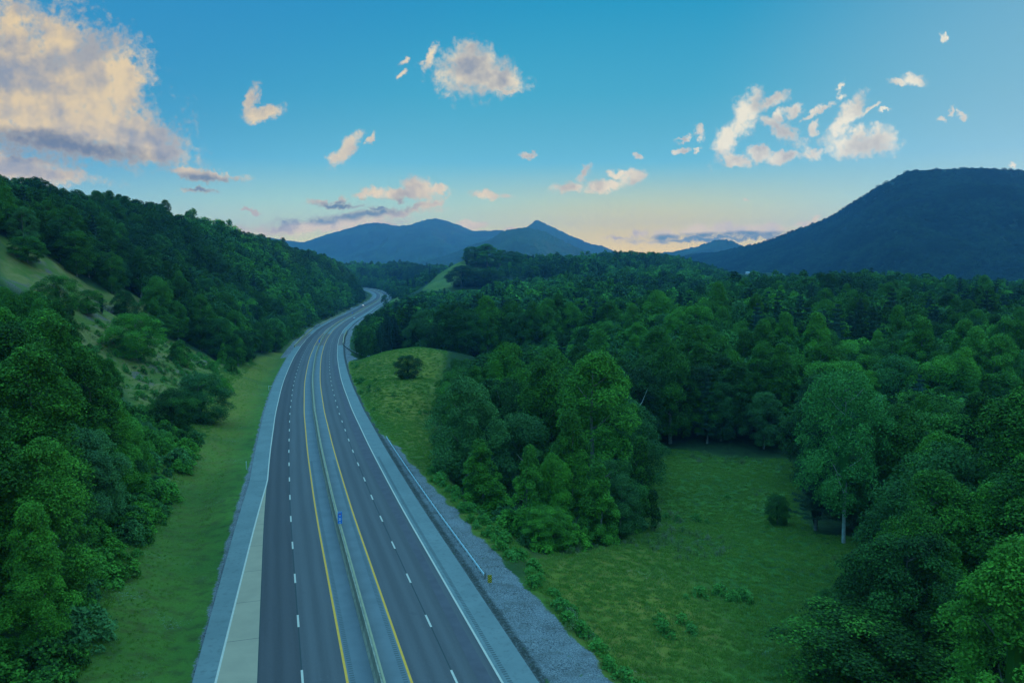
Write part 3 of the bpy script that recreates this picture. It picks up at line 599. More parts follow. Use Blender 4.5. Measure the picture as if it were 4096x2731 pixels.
# ------------------------------------------------------------------ median barrier and bridge parapets
def path(s0, s1, d_, step=4., h=0.):
    q = np.append(np.arange(s0, s1, step), s1)
    return [(at_s(s_, d_(s_) if callable(d_) else d_, h), (np.interp(s_, S, RT[:, 0]), np.interp(s_, S, RT[:, 1]))) for s_ in q]
mb = MB(); mb.sweep(path(SA, SB, 0.), [(-.42, -.1), (-.42, .08), (-.25, .36), (-.17, 1.3), (.17, 1.3), (.25, .36), (.42, .08), (.42, -.1)])
med = mb.build('median_barrier', M['barrier']); tag(med, 'long stained concrete median barrier running down the middle of the highway', 'barrier')
cpn = MB(); cpn.sweep(path(SA, SB, .03), [(-.02, 1.303), (-.02, 1.36), (.16, 1.36), (.16, 1.303)]); cpn.build('coping', noisy('coping_concrete', (.42, .30, .17), (.32, .24, .15), .5), med)
def parapet(s0, s1, d_, label, h=.95):
    m_ = MB(); m_.sweep(path(s0, s1, d_), [(-.22, -.3), (-.22, h), (.22, h), (.22, -.3)]); o = m_.build('bridge_parapet', M['parapet'])
    return tag(o, label, 'parapet', 'concrete parapets along the bridge and bend')
parapet(s_of_y(432), s_of_y(598), -12.9, 'tan concrete parapet on the left edge of the bridge, nearest the grass verge', 1.15)
parapet(s_of_y(655), s_of_y(905), -13.3, 'longer tan concrete parapet on the left edge beyond the bridge, further up the bend', .95)
parapet(s_of_y(442), s_of_y(570), 12.9, 'tan concrete parapet on the right edge of the bridge, beside the dark trees', 1.15)
# ------------------------------------------------------------------ guard rails
def guard_rail(pts, label, posts_every=1.9, h=.72, side=1, maxposts=90):
    """pts: list of ground points (x, y, z)"""
    pts = np.array(pts, float); L = np.concatenate([[0], np.cumsum(np.linalg.norm(np.diff(pts[:, :2], axis=0), axis=1))])
    q = np.append(np.arange(0, L[-1], 2.), L[-1]); P_ = np.stack([np.interp(q, L, pts[:, i]) for i in range(3)], 1)
    T_ = np.gradient(P_[:, :2], axis=0); T_ /= np.linalg.norm(T_, axis=1)[:, None]; Rr = np.stack([T_[:, 1], -T_[:, 0]], 1)
    root = empty('guard_rail', P_[0]); tag(root, label, 'guard rail', 'guard rails along the shoulders')
    m_ = MB(); m_.sweep([(p - P_[0] + np.array([0, 0, h]), r_) for p, r_ in zip(P_, Rr)], [(0, 0), (-.08, -.03), (-.08, -.10), (0, -.15), (-.08, -.20), (-.08, -.27), (0, -.31), (.02, -.31), (-.05, -.26), (-.05, -.21), (.02, -.15), (-.05, -.09), (-.05, -.04), (.02, 0)])
    m_.build('rail', M['steel'], root)
    n = max(2, min(maxposts, int(L[-1] / posts_every))); first = None
    for s_ in np.linspace(.3, L[-1] - .3, n):
        p = np.array([np.interp(s_, L, pts[:, i]) for i in range(3)]) - P_[0]; rx = np.interp(s_, q, Rr[:, 0]); ry = np.interp(s_, q, Rr[:, 1])
        if first is None:
            b_ = MB(); b_.box((-.08, -.1, -.35), (.08, .1, h + .03)); first = b_.build('post', M['post'], root); o = first
            bl = MB(); bl.box((-.1, -.07, h - .3), (.0, .07, h - .02))
        else: o = first.copy(); C.objects.link(o); o.parent = root
        o.location = (p[0] + rx * .14, p[1] + ry * .14, p[2])
    return root
gp = []
for Y in np.arange(84, 172, 4.):
    s_ = s_of_y(Y); gp.append(at_s(s_, 14.35 + np.interp(Y, [84, 168, 172], [0.25, 0, .0]), -.25))
gr1 = guard_rail(gp, 'near guard rail on dark posts beside the gravel right of the highway')
gp = [at_s(s_of_y(442), 13.1, -.2), at_s(s_of_y(425), 14.4, -.3), at_s(s_of_y(405), 16.6, -.4), at_s(s_of_y(388), 19.2, -.5), at_s(s_of_y(374), 22.2, -.6), at_s(s_of_y(366), 25.5, -.7)]
guard_rail(gp, 'curved end of guard rail flaring away from the bridge onto the grass knoll', 2.2)
gp = [at_s(s_, 13.5, -.25) for s_ in np.arange(s_of_y(572), s_of_y(1500), 8.)]
guard_rail(gp, 'far guard rail following the outside of the distant bend', 9., maxposts=95)
gp = [at_s(s_, -13.2, -.25) for s_ in np.arange(s_of_y(600), s_of_y(654), 6.)]
guard_rail(gp, 'short guard rail between the two left parapets beyond the bridge', 3.)

# ------------------------------------------------------------------ signs
def text_mesh(body, size, m_, name, parent, loc, rot, depth=.002, bold=True):
    cu = bpy.data.curves.new(name, 'FONT'); cu.body = body; cu.size = size; cu.align_x = 'CENTER'; cu.align_y = 'CENTER'; cu.extrude = depth; cu.offset = size * .02
    o = bpy.data.objects.new(name, cu); C.objects.link(o); dg = bpy.context.evaluated_depsgraph_get(); me_ = bpy.data.meshes.new_from_object(o.evaluated_get(dg))
    bpy.data.objects.remove(o); bpy.data.curves.remove(cu); me_.materials.clear(); me_.materials.append(m_)
    o2 = obj(name, me_, parent, loc); o2.rotation_euler = rot; return o2
blue = mat('sign_blue', (.02, .16, .62), .5); blue_l = mat('sign_light_blue', (.05, .42, .85), .5); swhite = mat('sign_white', (.75, .8, .85), .5); sred = mat('sign_red', (.6, .08, .06), .5)
def mile_sign(s_, d_, label, w=.56, full=True, face=0.):
    p = at_s(s_, d_, 1.36); root = empty('mile_marker_sign', p, face); tag(root, label, 'sign', 'blue mile markers on the median barrier')
    b_ = MB(); b_.box((-.035, -.03, 0), (.035, .03, .5)); b_.build('post', M['steel'], root)
    b_ = MB(); b_.box((-w / 2, -.065, .18), (w / 2, -.04, 1.86)); b_.build('panel', blue, root)
    b_ = MB(); x0, x1, z0, z1, y0, y1, t_ = -w / 2, w / 2, .18, 1.86, -.072, -.066, .022
    b_.box((x0, y0, z0), (x1, y1, z0 + t_)); b_.box((x0, y0, z1 - t_), (x1, y1, z1)); b_.box((x0, y0, z0 + t_), (x0 + t_, y1, z1 - t_)); b_.box((x1 - t_, y0, z0 + t_), (x1, y1, z1 - t_))
    for zz in (.53, .86, 1.02, 1.60): b_.box((x0 + t_, y0, zz), (x1 - t_, y1, zz + .012))
    b_.build('border', blue_l, root)
    if full:
        rt = (math.pi / 2, 0, 0); T_ = lambda b2, sz, z: text_mesh(b2, sz, swhite, 'lettering', root, (0, -.078, z), rt)
        T_('EAST', .19, 1.73); T_('MILE', .15, .945); T_('47', .36, .70); T_('6', .30, .36)
        sh = [(-.16, 1.50), (-.19, 1.42), (-.17, 1.24), (0, 1.10), (.17, 1.24), (.19, 1.42), (.16, 1.50), (0, 1.53)]
        obj('route_shield', mesh('route_shield', [(x, -.075, z) for x, z in sh], [tuple(range(8))], mat('shield_blue', (.03, .20, .68), .5)), root)
        obj('shield_top', mesh('shield_top', [(x, -.077, z) for x, z in [(-.18, 1.43), (.18, 1.43), (.16, 1.50), (0, 1.53), (-.16, 1.50)]], [tuple(range(5))], sred), root)
        text_mesh('26', .22, swhite, 'lettering', root, (0, -.082, 1.30), rt)
    return root
mile_sign(s_of_y(104.5), 0.03, 'near blue mile marker sign reading east 26 mile 47 6 on the barrier', face=R(8))
mile_sign(s_of_y(441), 0.03, 'distant blue mile marker sign on the median barrier at the start of the bridge', full=False, face=R(8))
mile_sign(s_of_y(830), 0.03, 'tiny far blue mile marker sign on the median barrier in the bend', full=False, face=R(8))
# striped object marker at the end of the near guard rail
p = at_s(s_of_y(82.3), 14.75, -.22); root = empty('object_marker', p); tag(root, 'yellow and black diagonally striped marker at the end of the guard rail', 'marker')
yw = mat('sign_yellow', (.85, .50, .03), .5); bk = mat('sign_black', (.015, .015, .015), .5)
b_ = MB(); b_.box((-.03, -.02, -.1), (.03, .02, .5)); b_.build('post', M['post'], root)
b_ = MB(); b_.box((-.24, -.05, .28), (.24, -.025, 1.2)); b_.build('panel', yw, root)
b_ = MB(); n0 = 0
for k_ in range(-2, 5):
    z0 = .28 + k_ * .24; pts = [(-.24, z0), (.24, z0 + .36), (.24, z0 + .48), (-.24, z0 + .12)]
    out = []
    for (x, z) in pts: out.append((x, z))
    # clip the stripe to the panel
    def clip(poly, f_in, cut):
        r_ = []
        for i in range(len(poly)):
            a, c2 = poly[i], poly[(i + 1) % len(poly)]
            if f_in(a): r_.append(a)
            if f_in(a) != f_in(c2):
                t_ = (cut - a[1]) / (c2[1] - a[1]); r_.append((a[0] + (c2[0] - a[0]) * t_, cut))
        return r_
    out = clip(out, lambda q: q[1] >= .30, .30)
    if out: out = clip(out, lambda q: q[1] <= 1.18, 1.18)
    if len(out) >= 3:
        n0 = len(b_.v); b_.v += [(x, -.053, z) for x, z in out]; b_.f.append(tuple(n0 + i for i in range(len(out))))
b_.build('stripe', bk, root)
# white delineator posts on the left verge and by the bridge
def marker_post(px, py, z_off, label, h=1.3, arm=False, s_=None, d_=None):
    if s_ is None:
        for Y in np.arange(60, 500, .5):
            q = g(px, py, Y)
            if terrain(np.array([q[0]]), np.array([Y]))[0] >= q[2]: break
        p_ = (q[0], Y, q[2])
    else: p_ = tuple(at_s(s_, d_, -.2))
    root_ = empty('marker_post', p_); tag(root_, label, 'post', 'white marker posts beside the shoulder')
    b2 = MB(); b2.box((-.06, -.03, -.2), (.06, .03, h)); b2.build('upright', M['pole'], root_)
    b2 = MB(); b2.box((-.062, -.036, h - .22), (.062, -.031, h - .06)); b2.build('reflector', swhite, root_)
    if arm: b2 = MB(); b2.box((.061, -.02, h - .12), (1.0, .02, h - .04)); b2.build('arm', M['pole'], root_)
    return p_
marker_post(986, 1876, 0, 'white marker post by the drain on the left verge, nearest the camera', 1.5)
marker_post(1075, 1561, 0, 'white marker post with a side arm on the left verge, further up the road', 1.5, True)
marker_post(0, 0, 0, 'pale marker post at the start of the left bridge parapet', 1.6, False, s_of_y(429), -13.4)

# green roadside sign seen from behind in the far bend
p = at_s(s_of_y(1330), -24.0, .3); root = empty('road_sign', p, R(6)); tag(root, 'pale rectangular road sign standing on the grass inside the far bend', 'sign')
b_ = MB(); b_.box((-1.4, -.06, -1), (-1.2, .06, 5.4)); b_.build('post', M['post'], root); b_ = MB(); b_.box((1.2, -.06, -1), (1.4, .06, 5.4)); b_.build('post', M['post'], root)
b_ = MB(); b_.box((-2.2, -.1, 2.1), (2.2, -.065, 5.4)); b_.build('panel', mat('sign_back', (.38, .48, .40), .5), root)

# ------------------------------------------------------------------ cars
def car(s_, d_, away, body_m, label, lights_on=False, suv=False):
    p_ = at_s(s_, d_, .014); tx = np.interp(s_, S, TG[:, 0]); ty = np.interp(s_, S, TG[:, 1]); ang = math.atan2(ty, tx) - math.pi / 2 + (0 if away else math.pi)
    root_ = empty('car', p_, ang); tag(root_, label, 'car', 'cars driving on the highway')
    hr = 1.72 if suv else 1.45; L_, Wd = 4.6, 1.82
    prof = [(-2.25, .35), (-2.3, .62), (-2.2, .92), (-1.75, 1.0), (-1.35, hr - .05), (-.6, hr), (.35, hr - .03), (1.05, 1.02), (2.05, .86), (2.28, .6), (2.25, .35)]
    wid = [.86, .9, .9, .88, .68, .64, .66, .86, .86, .84, .82]
    v_ = [(-w, y, z) for (y, z), w in zip(prof, wid)] + [(w, y, z) for (y, z), w in zip(prof, wid)]; n = len(prof)
    f_ = [(i, i + 1, i + 1 + n, i + n) for i in range(n - 1)] + [(n - 1, 0, n, 2 * n - 1)] + [tuple(range(n))[::-1], tuple(range(n, 2 * n))]
    obj('body', mesh('body', v_, f_, body_m), root_)
    gl_ = mat('car_glass', (.02, .03, .04), .1, .6)
    def quad(name, q, m_): obj(name, mesh(name, q, [tuple(range(len(q)))], m_), root_)
    quad('windscreen', [(-.80, .97, 1.08), (.80, .97, 1.08), (.67, .44, hr - .06), (-.67, .44, hr - .06)], gl_)
    quad('rear_window', [(.80, -1.72, 1.06), (-.80, -1.72, 1.06), (-.67, -1.42, hr - .12), (.67, -1.42, hr - .12)], gl_)
    for sd in (-1, 1):
        quad('side_window', [(sd * .885, -1.4, 1.05), (sd * .875, .85, 1.05), (sd * .69, .25, hr - .1), (sd * .70, -1.15, hr - .1)], gl_)
        for yy in (-1.4, 1.42):
            w_ = MB(); w_.tube([(sd * .72, yy, .33), (sd * .92, yy, .33)], .33, 14); o = w_.build('wheel', mat('tyre', (.02, .02, .02), .8), root_)
            w_ = MB(); w_.tube([(sd * .921, yy, .33), (sd * .93, yy, .33)], .19, 12); w_.build('rim', M['steel'], o)
        hm = mat('headlight', (.8, .85, .9), .2)
        if lights_on:
            bb = hm.node_tree.nodes['Principled BSDF']; bb.inputs['Emission Color'].default_value = (1, .97, .88, 1); bb.inputs['Emission Strength'].default_value = 6
        w_ = MB(); w_.box((sd * .62 - .2, 2.2, .55), (sd * .62 + .2, 2.34, .8)); w_.build('headlight', hm, root_)
        w_ = MB(); w_.box((sd * .66 - .15, -2.34, .68), (sd * .66 + .15, -2.27, .86)); w_.build('tail_light', mat('tail_light', (.45, .02, .02), .3), root_)
    return root_
dark_car = mat('dark_car_paint', (.03, .035, .045), .3, .5); silver = mat('silver_car_paint', (.6, .6, .62), .3, .5); white_p = mat('white_car_paint', (.8, .8, .8), .3, .5)
car(s_of_y(1095), -8.1, False, dark_car, 'dark car with both headlights on, coming down the left carriageway', True)
car(s_of_y(756), 8.1, True, silver, 'silver car driving away in the outer right lane, closest car to the camera')
car(s_of_y(1530), 4.4, True, dark_car, 'darker car in the inner right lane of the far bend', False)
car(s_of_y(1560), 8.1, True, white_p, 'white tall car in the outer right lane, furthest round the bend', False, True)
# ------------------------------------------------------------------ utility poles, houses
def ground_at(px, py, y0, y1, st=2.):
    Ys = np.arange(y0, y1, st); q = np.array([g(px, py, Y) for Y in Ys]); Z = terrain(q[:, 0], q[:, 1]); i = np.argmax(Z >= q[:, 2]); return q[i]
def upole(x, y, top, label):
    z = float(terrain(np.array([x]), np.array([y]))[0]); root_ = empty('utility_pole', (x, y, z)); h = top - z; tag(root_, label, 'utility pole')
    b2 = MB(); b2.tube([(0, 0, -1), (0, 0, h)], [.30, .22], 8); b2.build('pole', mat('pole_wood_pale', (.62, .60, .56), .8), root_)
    b2 = MB(); b2.box((-1.2, -.07, h - .9), (1.2, .07, h - .75)); b2.build('crossarm', M['post'], root_)
    for k_ in (-1.05, 0, 1.05): b2 = MB(); b2.tube([(k_, 0, h - .74), (k_, 0, h - .55)], .06, 6); b2.build('insulator', swhite, root_)
q = g(1660, 1234, 430); upole(q[0], q[1], q[2], 'pale utility pole standing out of the trees right of the road')
q = g(2113, 1299, 400); upole(q[0], q[1], q[2], 'slender grey utility pole in the dark gap of the middle woods')
def house(px, py, Y, w, h, label, rz=.2):
    x, y, z = g(px, py, Y); root_ = empty('house', (x, y, z), rz); tag(root_, label, 'house')
    b2 = MB(); b2.box((-w / 2, -4, -3), (w / 2, 4, h)); b2.build('wall', M['white'], root_)
    n0 = [(-w / 2 - .5, -4.6, h), (w / 2 + .5, -4.6, h), (w / 2 + .5, 4.6, h), (-w / 2 - .5, 4.6, h), (-w / 2 - .5, 0, h + 3), (w / 2 + .5, 0, h + 3)]
    obj('roof', mesh('roof', n0, [(0, 1, 5, 4), (3, 4, 5, 2), (0, 4, 3), (1, 2, 5), (0, 3, 2, 1)], mat('grey_roof', (.45, .45, .47), .7)), root_)
    for k_ in range(2):
        b2 = MB(); b2.box((-w * .3 + k_ * w * .4, -4.06, .6), (-w * .3 + k_ * w * .4 + 1.4, -4.003, 2.2)); b2.build('window', bk, root_)
house(2582, 1166, 820, 10, 3.2, 'tiny white gabled house among the trees of the middle valley')
house(2990, 1094, 2300, 10, 2.2, 'distant long white farmhouse at the foot of the right mountain')
house(3012, 1094, 2320, 6, 2.2, 'small white outbuilding just right of the distant farmhouse')

# ------------------------------------------------------------------ trees
def rot_frames(nrm, rs):                            # two in-plane vectors for each normal
    h = rs.normal(size=nrm.shape); a = np.cross(nrm, h); a /= np.linalg.norm(a, axis=1)[:, None] + 1e-9; return a, np.cross(nrm, a)
def leaves_mesh(name, c, nrm, size, lv, m_, rs, aspect=.62, extra=None):
    a, b_ = rot_frames(nrm, rs); sz = size[:, None]
    v = np.stack([c - a * sz, c - b_ * sz * aspect + nrm * sz * .18, c + a * sz, c + b_ * sz * aspect + nrm * sz * .18], 1).reshape(-1, 3)
    n = len(c); f_ = np.arange(n * 4).reshape(-1, 4); lvv = np.repeat(lv, 4)
    if extra is not None:
        ev, ef = extra; f_ = np.concatenate([f_, ef + len(v)]); v = np.concatenate([v, ev]); lvv = np.concatenate([lvv, np.full(len(ev), .25)])
    me_ = mesh(name, v, f_, m_)
    at_ = me_.attributes.new('lv', 'FLOAT', 'POINT'); at_.data.foreach_set('value', lvv.astype(np.float32)); return me_
def blob(c, r, k=8, m_=5, rs=None):                 # low lumpy ellipsoid inside a crown, all quads
    th = np.linspace(0, 2 * math.pi, k, endpoint=False); ph = np.linspace(.12, math.pi - .12, m_); v = []
    for p in ph:
        for t_ in th:
            q = 1 + (rs.uniform(-.18, .18) if rs is not None else 0); v.append((c[0] + r[0] * math.sin(p) * math.cos(t_) * q, c[1] + r[1] * math.sin(p) * math.sin(t_) * q, c[2] + r[2] * math.cos(p) * q))
    f_ = [(i * k + j, (i + 1) * k + j, (i + 1) * k + (j + 1) % k, i * k + (j + 1) % k) for i in range(m_ - 1) for j in range(k)]
    return np.array(v), np.array(f_)
PROF = {'oval': lambda t_: np.sin(np.clip(t_, 0, 1) ** .72 * math.pi) ** .55 * (1 - .12 * t_),
        'round': lambda t_: np.sqrt(np.clip(1 - (2 * t_ - 1) ** 2, 0, 1)) ** .85,
        'cone': lambda t_: np.clip((1 - t_) ** .72 * np.clip(t_ * 7, 0, 1) ** .5, 0, 1),
        'tall': lambda t_: np.clip(np.clip(t_ * 4, 0, 1) ** .5 * (1 - t_ ** 2.6), 0, 1),
        'bush': lambda t_: np.sqrt(np.clip(1 - t_ ** 2, 0, 1))}
def crown(name, seed, h, w, base, shape, nc_, nl, leaf, m_, flat=.72, rc_k=(.15, .26)):
    rs = np.random.RandomState(seed); prof = PROF[shape]; H = h - base; cs = []; rr = []; out = []
    lean = rs.uniform(-.04, .04, 2) * h
    for i in range(nc_):
        t_ = (i + rs.uniform(.2, .8)) / nc_; t_ = .03 + .93 * t_; ang = i * 2.39996 + rs.uniform(-.6, .6); rc = w * (rc_k[0] * .72 + (rc_k[1] * 1.12 - rc_k[0] * .72) * rs.uniform(0, 1) ** 1.3) * (1 - .35 * t_ if shape == 'cone' else 1)
        rad = max(0, prof(t_) * w / 2 * rs.uniform(.72, 1.22) - rc * .38); rad *= 1 if i % 4 else rs.uniform(.2, .8)
        cs.append((rad * math.cos(ang) + lean[0] * t_, rad * math.sin(ang) + lean[1] * t_, base + H * t_ - rc * .2)); rr.append(rc); out.append((math.cos(ang) * (1 - t_ * .5), math.sin(ang) * (1 - t_ * .5), .35 + t_ * .8))
    cs.append((lean[0], lean[1], h - w * .16)); rr.append(w * .16); out.append((0, 0, 1))
    cs = np.array(cs); rr = np.array(rr); out = np.array(out); out /= np.linalg.norm(out, axis=1)[:, None]
    wgt = rr ** 2; pick = rs.choice(len(cs), nl, p=wgt / wgt.sum())
    dirs = rs.normal(size=(nl, 3)); dirs /= np.linalg.norm(dirs, axis=1)[:, None]
    o_ = out[pick]; dirs += o_ * rs.uniform(.3, 1.2, (nl, 1)); dirs /= np.linalg.norm(dirs, axis=1)[:, None]
    sh_ = np.where(rs.uniform(0, 1, nl) < .22, rs.uniform(.05, .7, nl), rs.uniform(.55, 1.16, nl) ** .65)
    c_ = cs[pick] + dirs * (rr[pick] * sh_)[:, None] * np.array([1, 1, flat])
    c_[:, 2] -= .25 * (np.hypot(c_[:, 0] - cs[pick][:, 0], c_[:, 1] - cs[pick][:, 1]) / rr[pick]) ** 2 * rr[pick]
    nr_ = dirs * .55 + np.array([0, 0, .62]) + rs.normal(size=(nl, 3)) * .50; nr_ /= np.linalg.norm(nr_, axis=1)[:, None]
    cl_ = rs.uniform(0, 1, len(cs)); lv = np.clip(cl_[pick] * .45 + rs.uniform(0, .55, nl), 0, 1)
    vs = []; fs = []; ev, ef = blob((lean[0] * .5, lean[1] * .5, base + H * .42), (w * .07, w * .07, H * .28), 7, 6, rs); vs.append(ev); fs.append(ef)
    return leaves_mesh(name, c_, nr_, leaf * rs.uniform(.6, 1.4, nl), lv, m_, rs, extra=(np.concatenate(vs), np.concatenate(fs)))
def pine_crown(name, seed, h, w, base, nl, leaf, m_, tiers=13):
    rs = np.random.RandomState(seed); c_ = []; nr_ = []; lv = []; per = max(2, nl // (tiers * 6)); rest = []
    for i in range(tiers):
        t_ = i / (tiers - 1); z = base + (h - base) * t_ ** .95; L = w / 2 * (1 - t_) ** .75 * rs.uniform(.75, 1.15) + .5; a0 = rs.uniform(0, 6.28)
        for k_ in range(6):
            a_ = a0 + k_ * 1.047 + rs.uniform(-.3, .3); Lk = L * rs.uniform(.65, 1.2); l0 = rs.uniform(0, 1)
            u = rs.uniform(.12, 1, per) ** .7; sw = rs.normal(0, .10, per) * Lk * (1.15 - u) * 1.4 + rs.normal(0, .12, per)
            x = np.cos(a_) * u * Lk - np.sin(a_) * sw; y = np.sin(a_) * u * Lk + np.cos(a_) * sw; zz = z + u ** 2 * Lk * .16 - .05 * Lk + rs.normal(0, .14, per)
            c_.append(np.stack([x, y, zz], 1)); n_ = np.stack([np.cos(a_) * .2 + rs.normal(0, .4, per), np.sin(a_) * .2 + rs.normal(0, .4, per), np.full(per, .9)], 1); nr_.append(n_); lv.append(np.full(per, l0 * .5) + rs.uniform(0, .5, per))
    c_ = np.concatenate(c_); nr_ = np.concatenate(nr_); nr_ /= np.linalg.norm(nr_, axis=1)[:, None]; lv = np.concatenate(lv)
    ev, ef = blob((0, 0, base + (h - base) * .42), (w * .13, w * .13, (h - base) * .5), 7, 6, rs)
    return leaves_mesh(name, c_, nr_, leaf * rs.uniform(.6, 1.3, len(c_)), lv, m_, rs, aspect=.35, extra=(ev, ef))
def trunk_mesh(seed, h, r, base, w, m_, limbs=7):
    rs = np.random.RandomState(seed + 500); b2 = MB(); pts = [(0, 0, -1.2)]; x = y = 0
    for i in range(1, 7): x += rs.uniform(-.02, .02) * h * .5; y += rs.uniform(-.02, .02) * h * .5; pts.append((x, y, h * .92 * i / 6))
    b2.tube(pts, [r * 1.25, r * .95, r * .8, r * .62, r * .45, r * .28, r * .08], 7)
    for k_ in range(limbs):
        t_ = .28 + .6 * k_ / limbs; z = h * t_; i = min(5, int(t_ / .92 * 6)); p0 = pts[i]; a_ = k_ * 2.4 + rs.uniform(-.4, .4); L = w * .36 * (1.1 - t_ * .6)
        b2.tube([(p0[0], p0[1], z), (p0[0] + math.cos(a_) * L * .5, p0[1] + math.sin(a_) * L * .5, z + L * .35), (p0[0] + math.cos(a_) * L, p0[1] + math.sin(a_) * L, z + L * .9)], [r * .4, r * .25, r * .06], 5)
    return mesh('trunk', b2.v, b2.f, m_)
# kinds: name, height, width, crown base, shape, clumps, leaves, leaf size
KINDS = {
 'tulip': dict(h=25, w=11.5, b=3.0, shape='oval', n=96, nl=15000, lf=.30, m='leaf', fl=.7, rc=(.12, .21)),
 'tulip_tall': dict(h=27, w=9.5, b=4.0, shape='tall', n=70, nl=13000, lf=.30, m='leaf', fl=.7, rc=(.13, .22)),
 'maple': dict(h=19, w=13.5, b=2.0, shape='round', n=100, nl=15000, lf=.30, m='leaf', fl=.6, rc=(.12, .2)),
 'oak': dict(h=20, w=13, b=1.5, shape='round', n=88, nl=14000, lf=.32, m='leaf_dark', fl=.6, rc=(.13, .22)),
 'young': dict(h=13, w=6.4, b=.5, shape='cone', n=50, nl=8000, lf=.24, m='leaf', fl=.75, rc=(.16, .26)),
 'grey': dict(h=17, w=11, b=2, shape='oval', n=54, nl=12000, lf=.27, m='leaf_grey', fl=.65, rc=(.13, .22)),
 'bush': dict(h=4.2, w=5.2, b=-.3, shape='bush', n=26, nl=3600, lf=.20, m='leaf', fl=.7, rc=(.16, .26)),
}
PROTO = {}; LOW = {}; FAR = {}
hid = bpy.data.collections.new('tree_kinds')            # source meshes of the forest mass; not linked to the scene
def hidden(name, me_):
    o = bpy.data.objects.new(name, me_); hid.objects.link(o); return o
srcs = []
def add_src(me_): srcs.append(hidden('k%03d_tree_source' % len(srcs), me_)); return len(srcs) - 1
for kn, k in KINDS.items():
    PROTO[kn] = []; LOW[kn] = []; FAR[kn] = []
    for v_i in range(3):
        sd = sum(map(ord, kn)) * 7 + v_i * 101; M_ = M[k['m']]; k['nl2'] = int(k['nl'] * 2.6); k['lf2'] = k['lf'] * .53
        PROTO[kn].append((crown('crown', sd, k['h'], k['w'], k['b'], k['shape'], k['n'], k['nl2'], k['lf2'], M_, k['fl'], k['rc']), trunk_mesh(sd, k['h'], k['h'] * .016, k['b'], k['w'], M['bark'])))
        LOW[kn].append(add_src(crown('crown', sd, k['h'], k['w'], k['b'], k['shape'], int(k['n'] * .7), k['nl'] // 3, k['lf'] * 1.25, M_, k['fl'], k['rc'])))
        FAR[kn].append(add_src(crown('crown', sd, k['h'], k['w'], k['b'], k['shape'], int(k['n'] * .35), 900, k['lf'] * 2.7 if kn != 'bush' else .6, M_, k['fl'], (.16, .28))))
PROTO['pine'] = []; LOW['pine'] = []; FAR['pine'] = []
for v_i in range(3):
    PROTO['pine'].append((pine_crown('crown', 900 + v_i, 24, 11, 3.5, 20000, .22, M['needle'], 15), trunk_mesh(900 + v_i, 24, .33, 3, 5, M['bark'], 5)))
    LOW['pine'].append(add_src(pine_crown('crown', 900 + v_i, 24, 11, 3, 3600, .6, M['needle'], 14))); FAR['pine'].append(add_src(pine_crown('crown', 900 + v_i, 24, 11, 2, 900, 1.2, M['needle'], 11)))
HGT = {k: v['h'] for k, v in KINDS.items()}; HGT['pine'] = 24

# forest stand: jittered grid, thinned by land cover
rs = np.random.RandomState(3)
def jgrid(x0, x1, y0, y1, st):
    X, Y = np.meshgrid(np.arange(x0, x1, st), np.arange(y0, y1, st)); X = X + rs.uniform(-.42, .42, X.shape) * st + (np.arange(X.shape[0]) % 2)[:, None] * st / 2; Y = Y + rs.uniform(-.42, .42, Y.shape) * st
    return X.ravel(), Y.ravel()
Xs = []; Ys = []
for (y0, y1, st, xr) in ((35, 420, 6.8, 360), (420, 1000, 8.8, 720), (1000, 2300, 10.5, 1700)):
    X, Y = jgrid(-xr, xr, y0, y1, st); Xs.append(X); Ys.append(Y)
X = np.concatenate(Xs); Y = np.concatenate(Ys)
keep = (np.abs(X) < Y * .80 + 26) & (Y > 60)
X, Y = X[keep], Y[keep]
Z, s_, d_, zr_ = terrain(X, Y, True)
me_, kn_, te_, pa_, st_, ve_ = cover(X, Y, Z, d_)
lim = np.where(d_ < 0, np.where(Y < 330, 27., 18.5), np.where(Y < 330, 24., 20.))
openl = me_ | kn_ | te_ | pa_ | st_ | (np.abs(d_) < lim)
# the crown must not overhang what is open: keep clear of the open ground around it
for ox, oy in ((3.2, 0), (-3.2, 0), (0, 3.2), (0, -3.2)):
    Z2 = Z; q = cover(X + ox, Y + oy, Z2, d_); openl |= (q[0] | q[1]) & (Y < 420)
ok = ~openl & (Z > -120)
X, Y, Z, d_ = X[ok], Y[ok], Z[ok], d_[ok]
n = len(X)
stand = fbm(X / 60 + 5, Y / 60 + 9, 3, 3); u = rs.uniform(0, 1, n)
names = np.array(['tulip', 'tulip_tall', 'maple', 'oak', 'young', 'grey', 'bush', 'pine'])
kid = np.zeros(n, int)
kid[:] = np.select([u < .20, u < .30, u < .58, u < .82, u < .87], [0, 1, 2, 3, 4], 5)
piney = (fbm(X / 38 + 1, Y / 38, 77, 3) > .60) & (d_ > 0); kid[piney & (rs.uniform(0, 1, n) < .6)] = 7
kid[(rs.uniform(0, 1, n) < .03)] = 7
kid[(kid == 7) & (Y > 420) & (rs.uniform(0, 1, n) < .8)] = 3; kid[(kid == 1) & (Y > 420)] = 2; kid[(kid == 4) & (Y > 420)] = 5
ad = np.abs(d_); edge = (ad < 33) & (Y < 500); kid[edge & (rs.uniform(0, 1, n) < .6)] = 4
size = rs.uniform(.72, 1.12, n) * (1 + .06 * (Y > 420)); size[d_ < 0] *= .82; size[edge] *= .8
size *= .8 + .4 * fbm(X / 45, Y / 45, 13, 2)
ls = (d_ < 0) & (Y < 240); kid[ls & (kid != 7)] = np.where(rs.uniform(0, 1, n) < .45, 0, np.where(rs.uniform(0, 1, n) < .6, 1, 5))[ls & (kid != 7)]
rf = (d_ > 0) & (Y < 130) & (X / Y > .2); kid[rf] = np.where(rs.uniform(0, 1, n) < .55, 3, 0)[rf]
cop = (d_ > 0) & (Y < 160) & (X / Y < .2); size[cop] *= .72; kid[cop & (rs.uniform(0, 1, n) < .4)] = 4
